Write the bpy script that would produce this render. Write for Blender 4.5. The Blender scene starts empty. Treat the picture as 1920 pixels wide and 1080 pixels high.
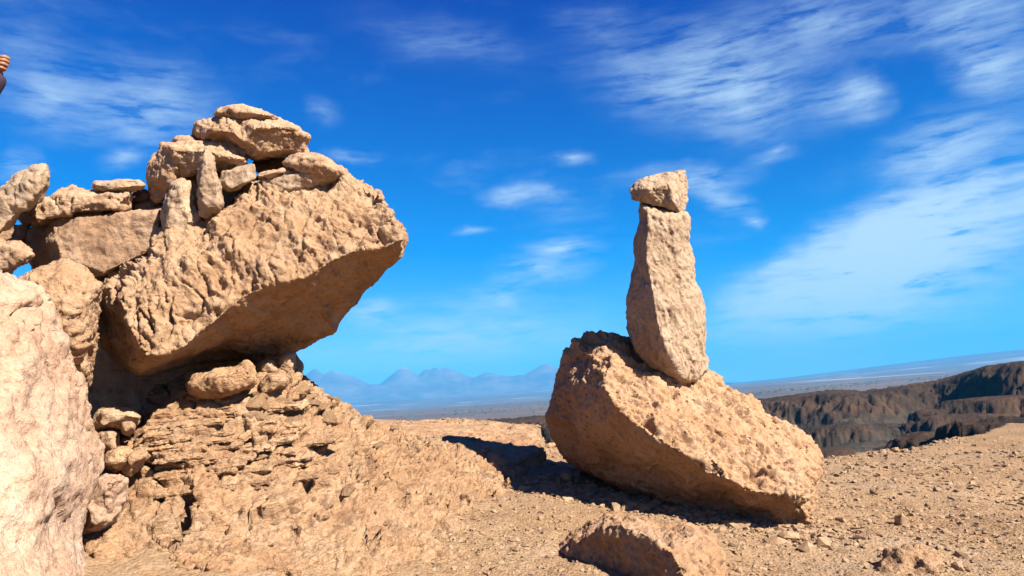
import bpy, bmesh, math, random
import numpy as np
from mathutils import Vector, Matrix
from mathutils.geometry import delaunay_2d_cdt

# ------------------------------------------------------------------ camera
FPX = 1400.0                                   # focal length in photo pixels (1920 wide)
CAM = np.array([0.0, 0.0, 0.9])
PITCH, ROLL = math.radians(8.25), math.radians(4.0)
_f = np.array([0, math.cos(PITCH), math.sin(PITCH)])
_r = np.array([1.0, 0, 0])
_u = np.array([0, -math.sin(PITCH), math.cos(PITCH)])
FWD = _f
RIGHT = math.cos(ROLL) * _r - math.sin(ROLL) * _u
UP = math.cos(ROLL) * _u + math.sin(ROLL) * _r

scene = bpy.context.scene
COL = scene.collection
cam_data = bpy.data.cameras.new('camera')
cam_data.sensor_width = 36.0
cam_data.lens = 36.0 * FPX / 1920.0
cam_data.clip_start = 0.05
cam_data.clip_end = 300000.0
cam = bpy.data.objects.new('camera', cam_data)
COL.objects.link(cam)
M = Matrix.Identity(4)
for i in range(3):
    M[i][0], M[i][1], M[i][2], M[i][3] = RIGHT[i], UP[i], -FWD[i], CAM[i]
cam.matrix_world = M
scene.camera = cam

# ------------------------------------------------------------------ light
SUN_EL = math.radians(39)
SUN_SIDE = math.radians(41)                    # degrees behind the camera, measured from its right
S = np.array([math.cos(SUN_EL) * math.cos(SUN_SIDE), -math.cos(SUN_EL) * math.sin(SUN_SIDE), math.sin(SUN_EL)])
sun_data = bpy.data.lights.new('sun', 'SUN')
sun_data.energy = 5.0
sun_data.angle = math.radians(0.53)
sun_data.color = (1.0, 0.93, 0.82)
sun = bpy.data.objects.new('sun', sun_data)
COL.objects.link(sun)
sun.rotation_euler = Vector(-S).to_track_quat('-Z', 'Y').to_euler()
sun.location = (20, -10, 25)

scene.view_settings.view_transform = 'Standard'
scene.view_settings.look = 'None'
scene.view_settings.gamma = 1.0
scene.view_settings.exposure = 1.75
scene.view_settings.use_curve_mapping = False
scene.render.engine = 'CYCLES'
scene.cycles.use_denoising = True
scene.cycles.max_bounces = 8
scene.cycles.diffuse_bounces = 4
scene.cycles.volume_bounces = 0
scene.cycles.use_adaptive_sampling = True
scene.cycles.adaptive_threshold = 0.01


def at(px, py, d):
    """photo pixel + camera-space depth -> world point"""
    return CAM + d * (FWD + RIGHT * ((px - 960.0) / FPX) + UP * ((540.0 - py) / FPX))


def az_slope(px, py):
    v = FWD + RIGHT * ((px - 960.0) / FPX) + UP * ((540.0 - py) / FPX)
    h = math.hypot(v[0], v[1])
    return math.atan2(v[0], v[1]), v[2] / h


# ------------------------------------------------------------------ node helper
class NT:
    def __init__(self, tree):
        self.t = tree
        tree.nodes.clear()

    def n(self, typ, ins=None, **props):
        nd = self.t.nodes.new(typ)
        for k, v in props.items():
            setattr(nd, k, v)
        for k, v in (ins or {}).items():
            s = nd.inputs[k]
            if isinstance(v, bpy.types.NodeSocket):
                self.t.links.new(v, s)
            else:
                s.default_value = v
        return nd

    def math(self, op, a, b=None, c=None, clamp=False):
        ins = {0: a}
        if b is not None: ins[1] = b
        if c is not None: ins[2] = c
        return self.n('ShaderNodeMath', ins, operation=op, use_clamp=clamp).outputs[0]

    def mix(self, fac, a, b, blend='MIX'):
        nd = self.n('ShaderNodeMix', {0: fac, 6: a, 7: b}, data_type='RGBA', blend_type=blend)
        return nd.outputs[2]

    def ramp(self, fac, stops, interp='LINEAR'):
        nd = self.n('ShaderNodeValToRGB', {0: fac})
        cr = nd.color_ramp
        cr.interpolation = interp
        while len(cr.elements) < len(stops):
            cr.elements.new(0.5)
        for e, (p, c) in zip(cr.elements, stops):
            e.position = p
            e.color = c if len(c) == 4 else (*c, 1)
        return nd

    def rng(self, v, a, b, c=0.0, d=1.0, smooth=False):
        return self.n('ShaderNodeMapRange', {0: v, 1: a, 2: b, 3: c, 4: d},
                      interpolation_type='SMOOTHSTEP' if smooth else 'LINEAR').outputs[0]

    def noise(self, vec, scale, detail=4, rough=0.5, lac=2.0, dist=0.0):
        return self.n('ShaderNodeTexNoise', {'Vector': vec, 'Scale': scale, 'Detail': detail, 'Roughness': rough,
                                             'Lacunarity': lac, 'Distortion': dist}).outputs[0]


# ------------------------------------------------------------------ world: sky with cirrus
def build_world():
    w = bpy.data.worlds.new('World')
    scene.world = w
    w.use_nodes = True
    t = NT(w.node_tree)
    sky = t.n('ShaderNodeTexSky', sky_type='NISHITA', sun_disc=False)
    sky.sun_elevation = SUN_EL
    sky.sun_rotation = math.atan2(S[0], S[1])
    sky.altitude = 2500
    sky.air_density = 1.0
    sky.dust_density = 0.2
    sky.ozone_density = 3.0
    sc = t.n('ShaderNodeSeparateColor', {0: sky.outputs[0]})      # vivid, high-altitude blue
    r_ = t.math('MAXIMUM', t.math('MULTIPLY', t.math('SUBTRACT', sc.outputs[0], 1.9), 0.62), 0.0)
    g_ = t.math('MAXIMUM', t.math('MULTIPLY', t.math('SUBTRACT', sc.outputs[1], 1.1), 0.88), 0.0)
    b_ = t.math('MULTIPLY', t.math('SUBTRACT', sc.outputs[2], 0.35), 1.1)
    col = t.n('ShaderNodeCombineColor', {0: r_, 1: g_, 2: b_}).outputs[0]
    tc = t.n('ShaderNodeTexCoord').outputs['Generated']
    sp = t.n('ShaderNodeSeparateXYZ', {0: tc})
    az = t.math('ARCTAN2', sp.outputs[0], sp.outputs[1])
    el = t.math('ARCSINE', sp.outputs[2])
    ae = t.n('ShaderNodeCombineXYZ', {0: az, 1: el, 2: 0.0}).outputs[0]
    # domain warp shared by all the streaks
    wn = t.n('ShaderNodeTexNoise', {'Vector': ae, 'Scale': 6.0, 'Detail': 4.0, 'Roughness': 0.55})
    wv = t.n('ShaderNodeVectorMath', {0: wn.outputs[1], 1: (0.5, 0.5, 0.5)}, operation='SUBTRACT').outputs[0]
    warp = t.n('ShaderNodeVectorMath', {0: wv, 1: (0.16, 0.07, 0.0)}, operation='MULTIPLY').outputs[0]
    aew = t.n('ShaderNodeVectorMath', {0: ae, 1: warp}, operation='ADD').outputs[0]

    wsoft = t.n('ShaderNodeVectorMath', {0: wv, 1: (0.10, 0.022, 0.0)}, operation='MULTIPLY').outputs[0]
    aef = t.n('ShaderNodeVectorMath', {0: ae, 1: wsoft}, operation='ADD').outputs[0]

    def pix(px, py):
        a, s = az_slope(px, py)
        return a, math.atan(s)
    total = None
    # streaks: two ends in the photo, half-width (photo px), strength
    streaks = [
        ((1320, 640), (1960, 350), 62, 2.6), ((1420, 560), (1960, 318), 30, 1.6), ((1330, 600), (1700, 480), 22, 1.2), ((1400, 560), (1980, 330), 60, 1.5), ((1560, 520), (1980, 400), 70, 1.3), ((1330, 560), (1560, 500), 40, .7),
        ((1600, 330), (1960, 240), 50, .62), ((1330, 640), (1960, 520), 60, .55),
        ((1070, 100), (1560, 190), 75, .40), ((1250, 60), (1500, 230), 60, .42), ((1280, 60), (1800, 30), 55, .36),
        ((1540, 200), (1650, 185), 34, .7), ((1820, 110), (1930, 140), 48, .65), ((1700, 60), (1920, 20), 40, .4),
        ((1100, 345), (1480, 310), 26, .6), ((1290, 350), (1420, 380), 26, .5), ((880, 365), (1080, 355), 17, .55),
        ((980, 470), (1140, 462), 17, .85), ((900, 515), (1130, 505), 24, .6), ((650, 585), (785, 583), 17, .75),
        ((860, 560), (1010, 548), 22, .5), ((1000, 298), (1110, 292), 12, .5), ((1430, 290), (1530, 285), 14, .45),
        ((180, 185), (400, 200), 62, .52), ((-20, 155), (190, 190), 55, .42), ((570, 200), (650, 205), 20, .22),
        ((190, 295), (300, 290), 20, .45), ((-20, 300), (60, 310), 26, .45), ((600, 285), (720, 290), 14, .35),
        ((560, 660), (1180, 610), 60, .62), ((1330, 680), (1700, 620), 36, .5), ((640, 20), (1050, 110), 45, .14),
        ((1380, 410), (1440, 408), 12, .4), ((840, 435), (930, 432), 9, .45),
    ]
    for (p0, p1, hw, st) in streaks:
        a0, a1 = pix(*p0), pix(*p1)
        cx, cy = (a0[0] + a1[0]) / 2, (a0[1] + a1[1]) / 2
        dx, dy = a1[0] - a0[0], a1[1] - a0[1]
        L = math.hypot(dx, dy) / 2 + hw / FPX * 1.2
        W = hw / FPX * 1.7
        mp = t.n('ShaderNodeMapping', {'Vector': aew, 'Location': (cx, cy, 0), 'Rotation': (0, 0, math.atan2(dy, dx)),
                                       'Scale': (L, W, 1)}, vector_type='TEXTURE').outputs[0]
        g = t.n('ShaderNodeTexGradient', {0: mp}, gradient_type='QUADRATIC_SPHERE').outputs[1]
        total = t.math('MULTIPLY_ADD', g, st, total if total is not None else 0.0)
    # fibrous texture: stretched along the high wind (up to the right)
    fv = t.n('ShaderNodeMapping', {'Vector': aef, 'Rotation': (0, 0, math.radians(-12)), 'Scale': (9.0, 46.0, 1)},
             vector_type='POINT').outputs[0]
    fib = t.noise(fv, 1.0, 8, 0.62)
    fv2 = t.n('ShaderNodeMapping', {'Vector': aef, 'Rotation': (0, 0, math.radians(-16)), 'Scale': (24.0, 120.0, 1)},
              vector_type='POINT').outputs[0]
    fib2 = t.noise(fv2, 1.0, 6, 0.6)
    fib = t.math('MULTIPLY_ADD', fib, 0.72, t.math('MULTIPLY', fib2, 0.28))
    # loose cirrus over the whole sky
    bg = t.noise(t.n('ShaderNodeMapping', {'Vector': ae, 'Scale': (2.2, 6.0, 1.0)}).outputs[0], 1.0, 6, 0.6)
    base = t.rng(bg, 0.50, 0.78, 0.0, 0.16, True)
    total = t.math('ADD', total, base)
    tex = t.rng(fib, 0.38, 0.62, 0.08, 1.5)
    dens = t.math('MULTIPLY', total, tex)
    cloud = t.math('SUBTRACT', 1.0, t.math('EXPONENT', t.math('MULTIPLY', dens, -2.2)))
    cloud = t.math('MULTIPLY', cloud, 0.93, clamp=True)
    # cirrus brighten what is behind them
    ccol = t.mix(t.rng(el, 0.0, 0.5), (4.5, 5.5, 6.0, 1), (3.3, 4.7, 6.0, 1))
    out = t.mix(cloud, col, ccol)
    # the camera's world gamma: deeper blue
    bgd = t.n('ShaderNodeBackground', {'Color': out, 'Strength': 0.05})
    t.n('ShaderNodeOutputWorld', {0: bgd.outputs[0]})


build_world()

# ------------------------------------------------------------------ numpy noise
_rng = np.random.default_rng(7)
_G = _rng.normal(size=(1024, 3)); _G /= np.linalg.norm(_G, axis=1)[:, None]
_R = _rng.random((1024, 3))
_R2 = _rng.normal(size=(1024, 3)); _R2 /= np.linalg.norm(_R2, axis=1)[:, None]


def _hash(ix, iy, iz, seed):
    h = (ix.astype(np.uint32) * np.uint32(374761393) + iy.astype(np.uint32) * np.uint32(668265263)
         + iz.astype(np.uint32) * np.uint32(2246822519) + np.uint32((seed * 3266489917) & 0xffffffff))
    h = (h ^ (h >> np.uint32(13))) * np.uint32(1274126177)
    h = (h ^ (h >> np.uint32(15))) * np.uint32(2654435761)
    return ((h ^ (h >> np.uint32(14))) & np.uint32(1023)).astype(np.int64)


def perlin(p, seed=0):
    i = np.floor(p).astype(np.int64); f = p - i
    u = f * f * f * (f * (f * 6 - 15) + 10)
    out = np.zeros(len(p))
    for dx in (0, 1):
        wx = u[:, 0] if dx else 1 - u[:, 0]
        for dy in (0, 1):
            wy = u[:, 1] if dy else 1 - u[:, 1]
            for dz in (0, 1):
                wz = u[:, 2] if dz else 1 - u[:, 2]
                g = _G[_hash(i[:, 0] + dx, i[:, 1] + dy, i[:, 2] + dz, seed)]
                out += wx * wy * wz * (g[:, 0] * (f[:, 0] - dx) + g[:, 1] * (f[:, 1] - dy) + g[:, 2] * (f[:, 2] - dz))
    return out * 1.6


def fbm(p, seed=0, octv=4, gain=0.5, lac=2.03):
    o = np.zeros(len(p)); a = 1.0; q = p
    for k in range(octv):
        o += a * perlin(q, seed + k * 17); a *= gain; q = q * lac
    return o


def ridged(p, seed=0, octv=4, gain=0.5, lac=2.05):
    o = np.zeros(len(p)); a = 1.0; q = p
    for k in range(octv):
        o += a * (1 - 2 * np.abs(perlin(q, seed + k * 31))); a *= gain; q = q * lac
    return o


def worley(p, seed=0):
    i = np.floor(p).astype(np.int64); f = p - i
    F1 = np.full(len(p), 9.0); F2 = np.full(len(p), 9.0)
    idn = np.zeros(len(p), np.int64); rel = np.zeros((len(p), 3))
    for dx in (-1, 0, 1):
        for dy in (-1, 0, 1):
            for dz in (-1, 0, 1):
                h = _hash(i[:, 0] + dx, i[:, 1] + dy, i[:, 2] + dz, seed)
                v = f - (_R[h] + np.array([dx, dy, dz]))
                d = np.sqrt((v * v).sum(1))
                new = d < F1
                F2 = np.where(new, F1, np.minimum(F2, d))
                idn = np.where(new, h, idn); rel[new] = v[new]
                F1 = np.where(new, d, F1)
    return F1, F2, idn, rel


def sst(a, b, x):
    t = np.clip((x - a) / (b - a), 0, 1)
    return t * t * (3 - 2 * t)


def facets(p, scale, seed=0):
    """angular breaks: every cell is a tilted plane (range about -.5 .. .5)"""
    F1, F2, idn, rel = worley(p * scale, seed)
    return (rel * _R2[idn]).sum(1) + (_R[idn, 0] - 0.5) * 0.5


def pits(p, scale, seed=0, keep=0.5, lo=0.12, hi=0.42):
    """0..1, 1 inside a pit"""
    F1, F2, idn, rel = worley(p * scale, seed)
    on = (_R[(idn * 7 + 3) % 1024, 1] < keep)
    return np.where(on, 1 - sst(lo, hi, F1), 0.0)


def cracks(p, scale, seed=0, width=0.06):
    F1, F2, idn, rel = worley(p * scale, seed)
    return 1 - sst(0, width, F2 - F1)


def terr(x, n, k=0.22):
    """sharp-edged steps"""
    y = x * n; f = np.floor(y)
    return (f + sst(1 - k, 1, y - f)) / n


def grooves(p, seed=0, width=0.09):
    """winding narrow cracks, 1 in the crack"""
    return 1 - sst(0, width, np.abs(perlin(p, seed) + 0.35 * perlin(p * 2.3, seed + 3)))


def squash(p, axis, k):
    """stretch features along an axis by 1/k"""
    a = np.asarray(axis, float); a = a / np.linalg.norm(a)
    return p + np.outer((p @ a) * (k - 1), a)


def strata(p, bed, along, t, w, seed=0, warp=0.02, groove=0.5):
    """layers and blocks: returns (block offset -1..1, joint 0..1 with 1 in a joint)"""
    bed = np.asarray(bed, float) / np.linalg.norm(bed)
    al = np.asarray(along, float) / np.linalg.norm(along)
    q = p + warp * np.stack([perlin(p * 3 + 11, seed), perlin(p * 3 + 41, seed + 1), perlin(p * 3 + 71, seed + 2)], 1)
    h = (q @ bed) / t
    h = h + 0.45 * np.sin(h * 2.3 + 1) + 0.9 * perlin(np.stack([h * 0.37, h * 0, h * 0 + seed], 1), 3)
    li = np.floor(h); lf = h - li
    z = np.zeros_like(li).astype(np.int64)
    hl = _hash(li.astype(np.int64), z, z, seed + 5)
    s = (q @ al) / w * (0.5 + _R[hl, 0]) + _R[hl, 1] * 7
    c = np.cross(bed, al)
    s = s + 0.25 * perlin(p * 5, seed + 9) + 0.6 * (q @ c) / w
    s = s + 0.3 * np.sin(s * 2.1)
    si = np.floor(s); sf = s - si
    hb = _hash(li.astype(np.int64), si.astype(np.int64), z, seed + 8)
    off = (_R[hb, 0] * 2 - 1) * 0.55 + (_R[hl, 2] * 2 - 1) * 0.45
    jl = np.minimum(lf, 1 - lf) * t; js = np.minimum(sf, 1 - sf) * w
    deep = 0.35 + 0.65 * _R[hl, 1]
    j = np.maximum((1 - sst(0, groove * 0.012, jl)) * deep, (1 - sst(0, groove * 0.014, js)) * (_R[hb, 1] > 0.35))
    return off, j


# ------------------------------------------------------------------ materials
def dotv(t, v, axis):
    return t.n('ShaderNodeVectorMath', {0: v, 1: tuple(float(x) for x in axis)}, operation='DOT_PRODUCT').outputs['Value']


def terrace(t, n, k, edge=0.25):
    y = t.math('MULTIPLY', n, float(k))
    f = t.math('FLOOR', y)
    return t.math('DIVIDE', t.math('ADD', f, t.rng(t.math('SUBTRACT', y, f), 1.0 - edge, 1.0, 0.0, 1.0, True)), float(k))


def rock_material(name, cols, stain=(0.29, 0.13, 0.042), stain_amt=0.35, bump=0.6, dust=(0.43, 0.31, 0.20), dust_amt=0.3,
                  speck=0.5, scale=1.0, fine=1.0, rough=0.92, grain=None, pit=0.0):
    A = 0.80
    cols = [tuple(x * A for x in c) for c in cols]; stain = tuple(x * A for x in stain); dust = tuple(x * A for x in dust)
    """grain = (along axis, across axis, layer axis, (scale, scale, scale), amount): bedding or tool-like grain"""
    m = bpy.data.materials.new(name); m.use_nodes = True
    t = NT(m.node_tree)
    tc = t.n('ShaderNodeTexCoord').outputs['Object']
    rnd = t.n('ShaderNodeObjectInfo').outputs['Random']
    off = t.n('ShaderNodeVectorMath', {0: (37.0, 91.0, 53.0)}, operation='SCALE')
    t.t.links.new(rnd, off.inputs['Scale'])
    v = t.n('ShaderNodeVectorMath', {0: tc, 1: off.outputs[0]}, operation='ADD').outputs[0]
    n1 = t.noise(v, 3.2 * scale, 6, 0.6, dist=0.3)
    n2 = t.noise(v, 12.0 * scale, 6, 0.6, dist=0.25)
    n3 = t.noise(v, 38.0 * fine, 5, 0.65)
    n4 = t.noise(v, 130.0 * fine, 4, 0.7)
    fac = t.math('MULTIPLY_ADD', n2, 0.4, t.math('MULTIPLY', n1, 0.6))
    c = t.ramp(fac, [(0.32, cols[0]), (0.48, cols[1]), (0.66, cols[2])]).outputs[0]
    sn = t.noise(v, 5.0 * scale, 5, 0.7, dist=0.8)
    c = t.mix(t.rng(sn, 0.54, 0.72, 0, stain_amt, True), c, (*stain, 1))
    dn = t.noise(t.n('ShaderNodeVectorMath', {0: v, 1: (13.1, 4.2, 7.7)}, operation='ADD').outputs[0], 2.6 * scale, 8, 0.7)
    c = t.mix(t.rng(dn, 0.48, 0.64, 0, dust_amt, True), c, (*dust, 1))
    dark = (cols[0][0] * .42, cols[0][1] * .36, cols[0][2] * .32, 1)
    c = t.mix(t.rng(n3, 0.33, 0.47, speck * 0.8, 0.0), c, dark)      # dark specks in the low spots of the fine relief
    c = t.mix(t.rng(n4, 0.3, 0.7, 0.0, 0.2), c, (*dust, 1))
    va = t.noise(t.n('ShaderNodeVectorMath', {0: v, 1: (5.1, 9.2, 1.7)}, operation='ADD').outputs[0], 1.6 * scale, 6, 0.65)
    c = t.mix(t.rng(va, 0.52, 0.7, 0.0, 0.35, True), c, (cols[0][0] * .8, cols[0][1] * .78, cols[0][2] * .8, 1))   # weathering varnish
    tint = t.rng(rnd, 0.0, 1.0, 0.88, 1.14)
    c = t.mix(1.0, c, t.n('ShaderNodeCombineColor', {0: tint, 1: tint, 2: t.rng(rnd, 0.0, 1.0, 0.92, 1.16)}).outputs[0], 'MULTIPLY')
    # relief: flaky steps, grains, pits
    h = t.math('MULTIPLY', terrace(t, n2, 9), 1.7)
    h = t.math('MULTIPLY_ADD', terrace(t, n3, 5, 0.4), 0.8, h)
    h = t.math('MULTIPLY_ADD', n4, 0.28, h)
    if grain:
        a, b_, l, sc, amt = grain
        wob = t.math('MULTIPLY', t.noise(v, 5.0, 3, 0.5), 0.07)
        gv = t.n('ShaderNodeCombineXYZ', {0: t.math('MULTIPLY', dotv(t, v, a), sc[0]), 1: t.math('MULTIPLY', dotv(t, v, b_), sc[1]),
                                          2: t.math('MULTIPLY', t.math('ADD', dotv(t, v, l), wob), sc[2])}).outputs[0]
        gn = t.noise(gv, 1.0, 5, 0.6)
        gm = t.rng(n1, 0.36, 0.56, 0.35, 1.0)
        h = t.math('MULTIPLY_ADD', t.math('MULTIPLY', terrace(t, gn, 6, 0.3), gm), amt, h)
        c = t.mix(t.math('MULTIPLY', gm, t.rng(gn, 0.34, 0.46, 0.55, 0.0)), c, dark)
    if pit:
        wn = t.n('ShaderNodeVectorMath', {0: t.n('ShaderNodeTexNoise', {'Vector': v, 'Scale': 22.0, 'Detail': 3.0}).outputs[1], 1: (0.03, 0.03, 0.03)}, operation='MULTIPLY').outputs[0]
        vo = t.n('ShaderNodeTexVoronoi', {'Vector': t.n('ShaderNodeVectorMath', {0: v, 1: wn}, operation='ADD').outputs[0], 'Scale': 26.0, 'Randomness': 1.0}, feature='F1')
        on = t.rng(t.n('ShaderNodeSeparateColor', {0: vo.outputs[1]}).outputs[0], 0.52, 0.6, 0.0, 1.0)
        hole = t.math('MULTIPLY', on, t.rng(vo.outputs[0], 0.12, 0.34, 1.0, 0.0, True))
        h = t.math('MULTIPLY_ADD', hole, -1.3 * pit, h)
        c = t.mix(t.math('MULTIPLY', hole, 0.35 * pit), c, (*stain, 1))
    b = t.n('ShaderNodeBump', {'Strength': bump, 'Distance': 0.024, 'Height': h}).outputs[0]
    bs = t.n('ShaderNodeBsdfPrincipled', {'Base Color': c, 'Roughness': rough, 'Normal': b, 'Specular IOR Level': 0.12})
    t.n('ShaderNodeOutputMaterial', {0: bs.outputs[0]})
    return m


BED = UP * 0.985 - RIGHT * 0.11 - FWD * 0.12; BED /= np.linalg.norm(BED)
ALONG = RIGHT + UP * 0.11; ALONG -= BED * (ALONG @ BED); ALONG /= np.linalg.norm(ALONG)
CROSS = np.cross(BED, ALONG)
_cx = RIGHT * 0.45 - UP * 0.9; _cx /= np.linalg.norm(_cx)
_cy = np.cross(FWD, _cx)
TAN = [(0.27, 0.148, 0.072), (0.385, 0.228, 0.12), (0.44, 0.295, 0.175)]
MAT = {
    'block': rock_material('sandstone_block', TAN, bump=0.62, grain=(_cx, FWD, _cy, (9, 9, 30), 1.5)),
    'outcrop': rock_material('layered_sandstone', [(0.265, 0.135, 0.066), (0.385, 0.22, 0.11), (0.44, 0.285, 0.16)], bump=0.72, stain_amt=0.4, grain=(ALONG, CROSS, BED, (6, 6, 48), 2.6)),
    'wall': rock_material('pale_sandstone', [(0.31, 0.175, 0.102), (0.40, 0.252, 0.16), (0.445, 0.315, 0.222)], stain=(0.33, 0.165, 0.08), stain_amt=0.45, bump=0.62,
                          dust=(0.42, 0.33, 0.25), dust_amt=0.4, speck=0.5),
    'boulder': rock_material('pitted_sandstone', [(0.26, 0.135, 0.06), (0.37, 0.212, 0.11), (0.43, 0.28, 0.168)], stain=(0.31, 0.13, 0.03), bump=0.62, pit=1.0),
    'grey': rock_material('greyish_sandstone', [(0.29, 0.18, 0.102), (0.39, 0.262, 0.16), (0.44, 0.32, 0.215)], bump=0.5, stain_amt=0.2,
                          dust=(0.39, 0.31, 0.22), grain=(UP, FWD, RIGHT, (8, 20, 22), 0.9), pit=0.4),
    'pile': rock_material('weathered_sandstone', [(0.25, 0.14, 0.072), (0.36, 0.218, 0.125), (0.42, 0.29, 0.19)], bump=0.58, stain_amt=0.35, grain=(RIGHT, FWD, UP, (8, 12, 24), 0.9)),
    'stone': rock_material('loose_stone', [(0.24, 0.135, 0.066), (0.34, 0.21, 0.112), (0.41, 0.295, 0.185)], fine=1.5, bump=0.45),
    'gravel': rock_material('loose_gravel', [(0.20, 0.112, 0.055), (0.33, 0.205, 0.112), (0.43, 0.32, 0.205)], scale=9.0, fine=2.0, bump=0.4),
}


def ground_material():
    m = bpy.data.materials.new('gravelly_ground'); m.use_nodes = True
    t = NT(m.node_tree)
    v = t.n('ShaderNodeTexCoord').outputs['Object']
    n1 = t.noise(v, 0.9, 6, 0.6, dist=0.4)
    n2 = t.noise(v, 6.0, 6, 0.65)
    n3 = t.noise(v, 45.0, 5, 0.7)
    n4 = t.noise(v, 140.0, 3, 0.7)
    f = t.math('MULTIPLY_ADD', n2, 0.4, t.math('MULTIPLY', n1, 0.6))
    c = t.ramp(f, [(0.33, (0.225, 0.13, 0.065)), (0.48, (0.30, 0.18, 0.092)), (0.62, (0.34, 0.225, 0.13))]).outputs[0]
    gz = t.noise(t.n('ShaderNodeVectorMath', {0: v, 1: (3.3, 8.1, 0)}, operation='ADD').outputs[0], 0.7, 6, 0.62)
    c = t.mix(t.rng(gz, 0.52, 0.66, 0, 0.55, True), c, (0.285, 0.215, 0.155, 1))
    vo = t.n('ShaderNodeTexVoronoi', {'Vector': v, 'Scale': 70.0}, feature='F1')
    c = t.mix(t.rng(vo.outputs[1], 0.2, 0.8, 0.0, 0.30), c, (0.39, 0.285, 0.185, 1))
    c = t.mix(t.rng(n3, 0.38, 0.5, 0.35, 0.0), c, (0.15, 0.08, 0.04, 1))
    h = t.math('MULTIPLY_ADD', n3, 1.0, t.math('MULTIPLY', n4, 0.4))
    h = t.math('MULTIPLY_ADD', vo.outputs[0], -0.7, h)
    c = t.mix(1.0, c, (0.8, 0.8, 0.8, 1), 'MULTIPLY')
    b = t.n('ShaderNodeBump', {'Strength': 0.8, 'Distance': 0.014, 'Height': h}).outputs[0]
    bs = t.n('ShaderNodeBsdfPrincipled', {'Base Color': c, 'Roughness': 0.95, 'Normal': b, 'Specular IOR Level': 0.08})
    t.n('ShaderNodeOutputMaterial', {0: bs.outputs[0]})
    return m


MAT['ground'] = ground_material()


def plain_mat(name, color, rough=0.9):
    m = bpy.data.materials.new(name); m.use_nodes = True
    t = NT(m.node_tree)
    v = t.n('ShaderNodeTexCoord').outputs['Object']
    n = t.noise(v, 14.0, 4, 0.6)
    c = t.mix(t.rng(n, 0.3, 0.7), tuple(x * 0.8 for x in color) + (1,), tuple(min(1, x * 1.15) for x in color) + (1,))
    bs = t.n('ShaderNodeBsdfPrincipled', {'Base Color': c, 'Roughness': rough})
    t.n('ShaderNodeOutputMaterial', {0: bs.outputs[0]})
    return m


# ------------------------------------------------------------------ mesh tools
def link(name, me, mat=None, parent=None, label=None, cat=None, group=None, kind=None):
    ob = bpy.data.objects.new(name, me)
    COL.objects.link(ob)
    if mat is not None and me is not None and not me.materials:
        me.materials.append(mat)
    if parent is not None: ob.parent = parent
    if label: ob['label'] = label
    if cat: ob['category'] = cat
    if group: ob['group'] = group
    if kind: ob['kind'] = kind
    return ob


def mesh_np(name, verts, faces, smooth=True):
    """faces: (n,3) or (n,4) int array"""
    me = bpy.data.meshes.new(name)
    nv, (nf, k) = len(verts), faces.shape
    me.vertices.add(nv); me.vertices.foreach_set('co', np.ascontiguousarray(verts, np.float32).ravel())
    me.loops.add(nf * k); me.loops.foreach_set('vertex_index', np.ascontiguousarray(faces, np.int32).ravel())
    me.polygons.add(nf)
    me.polygons.foreach_set('loop_start', np.arange(0, nf * k, k, dtype=np.int32))
    me.polygons.foreach_set('use_smooth', np.full(nf, smooth))
    me.update(calc_edges=True)
    return me


def closed_form(outline, inner=(), ridges=(), thick=0.5, back=0.7, mid=0.45, mids=1.0, push=(0, 0, 0)):
    """closed solid: a front surface through outline+inner points, a mid ring and a smaller back ring.
    outline / inner: (px, py, depth); ridges: lists of point indices (outline then inner)."""
    pts = list(outline) + list(inner)
    no = len(outline)
    ed = [(i, (i + 1) % no) for i in range(no)]
    for r in ridges:
        ed += [(r[k], r[k + 1]) for k in range(len(r) - 1)]
    co, _, tris, ov, _, _ = delaunay_2d_cdt([Vector((p[0], p[1])) for p in pts], ed, [], 1, 1e-4)
    dep = []
    for k, c in enumerate(co):
        src = ov[k]
        if src: dep.append(pts[src[0]][2])
        else:
            d = sorted(((c.x - p[0]) ** 2 + (c.y - p[1]) ** 2, p[2]) for p in pts)[:2]
            dep.append((d[0][1] + d[1][1]) / 2)
    push = np.array(push, float)
    V = [at(c.x, c.y, d) for c, d in zip(co, dep)]
    F = [tuple(f) for f in tris]
    # boundary loop = edges used once
    cnt = {}
    for f in F:
        for a, b in zip(f, f[1:] + f[:1]):
            cnt[(a, b)] = cnt.get((a, b), 0) + 1
    bd = {a: b for (a, b) in cnt if (b, a) not in cnt}
    start = next(iter(bd)); loop = [start]
    while bd[loop[-1]] != start: loop.append(bd[loop[-1]])
    cx = sum(co[i].x for i in loop) / len(loop); cy = sum(co[i].y for i in loop) / len(loop)
    md = sum(dep[i] for i in loop) / len(loop)

    def ring(sc, dd, keep):
        base = len(V)
        for i in loop:
            d = (dep[i] * keep + md * (1 - keep)) + dd
            V.append(at(cx + (co[i].x - cx) * sc, cy + (co[i].y - cy) * sc, d) + push * (dd / max(thick, 1e-6)))
        return [base + k for k in range(len(loop))]
    r1 = ring(mids, thick * mid, 0.9)
    r2 = ring(back, thick, 0.6)
    for A, B in ((loop, r1), (r1, r2)):
        for k in range(len(loop)):
            j = (k + 1) % len(loop)
            F.append((A[j], A[k], B[k])); F.append((A[j], B[k], B[j]))
    V.append(np.mean([V[i] for i in r2], axis=0)); c = len(V) - 1
    for k in range(len(loop)):
        F.append((r2[(k + 1) % len(loop)], r2[k], c))
    return np.array(V), F


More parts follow.
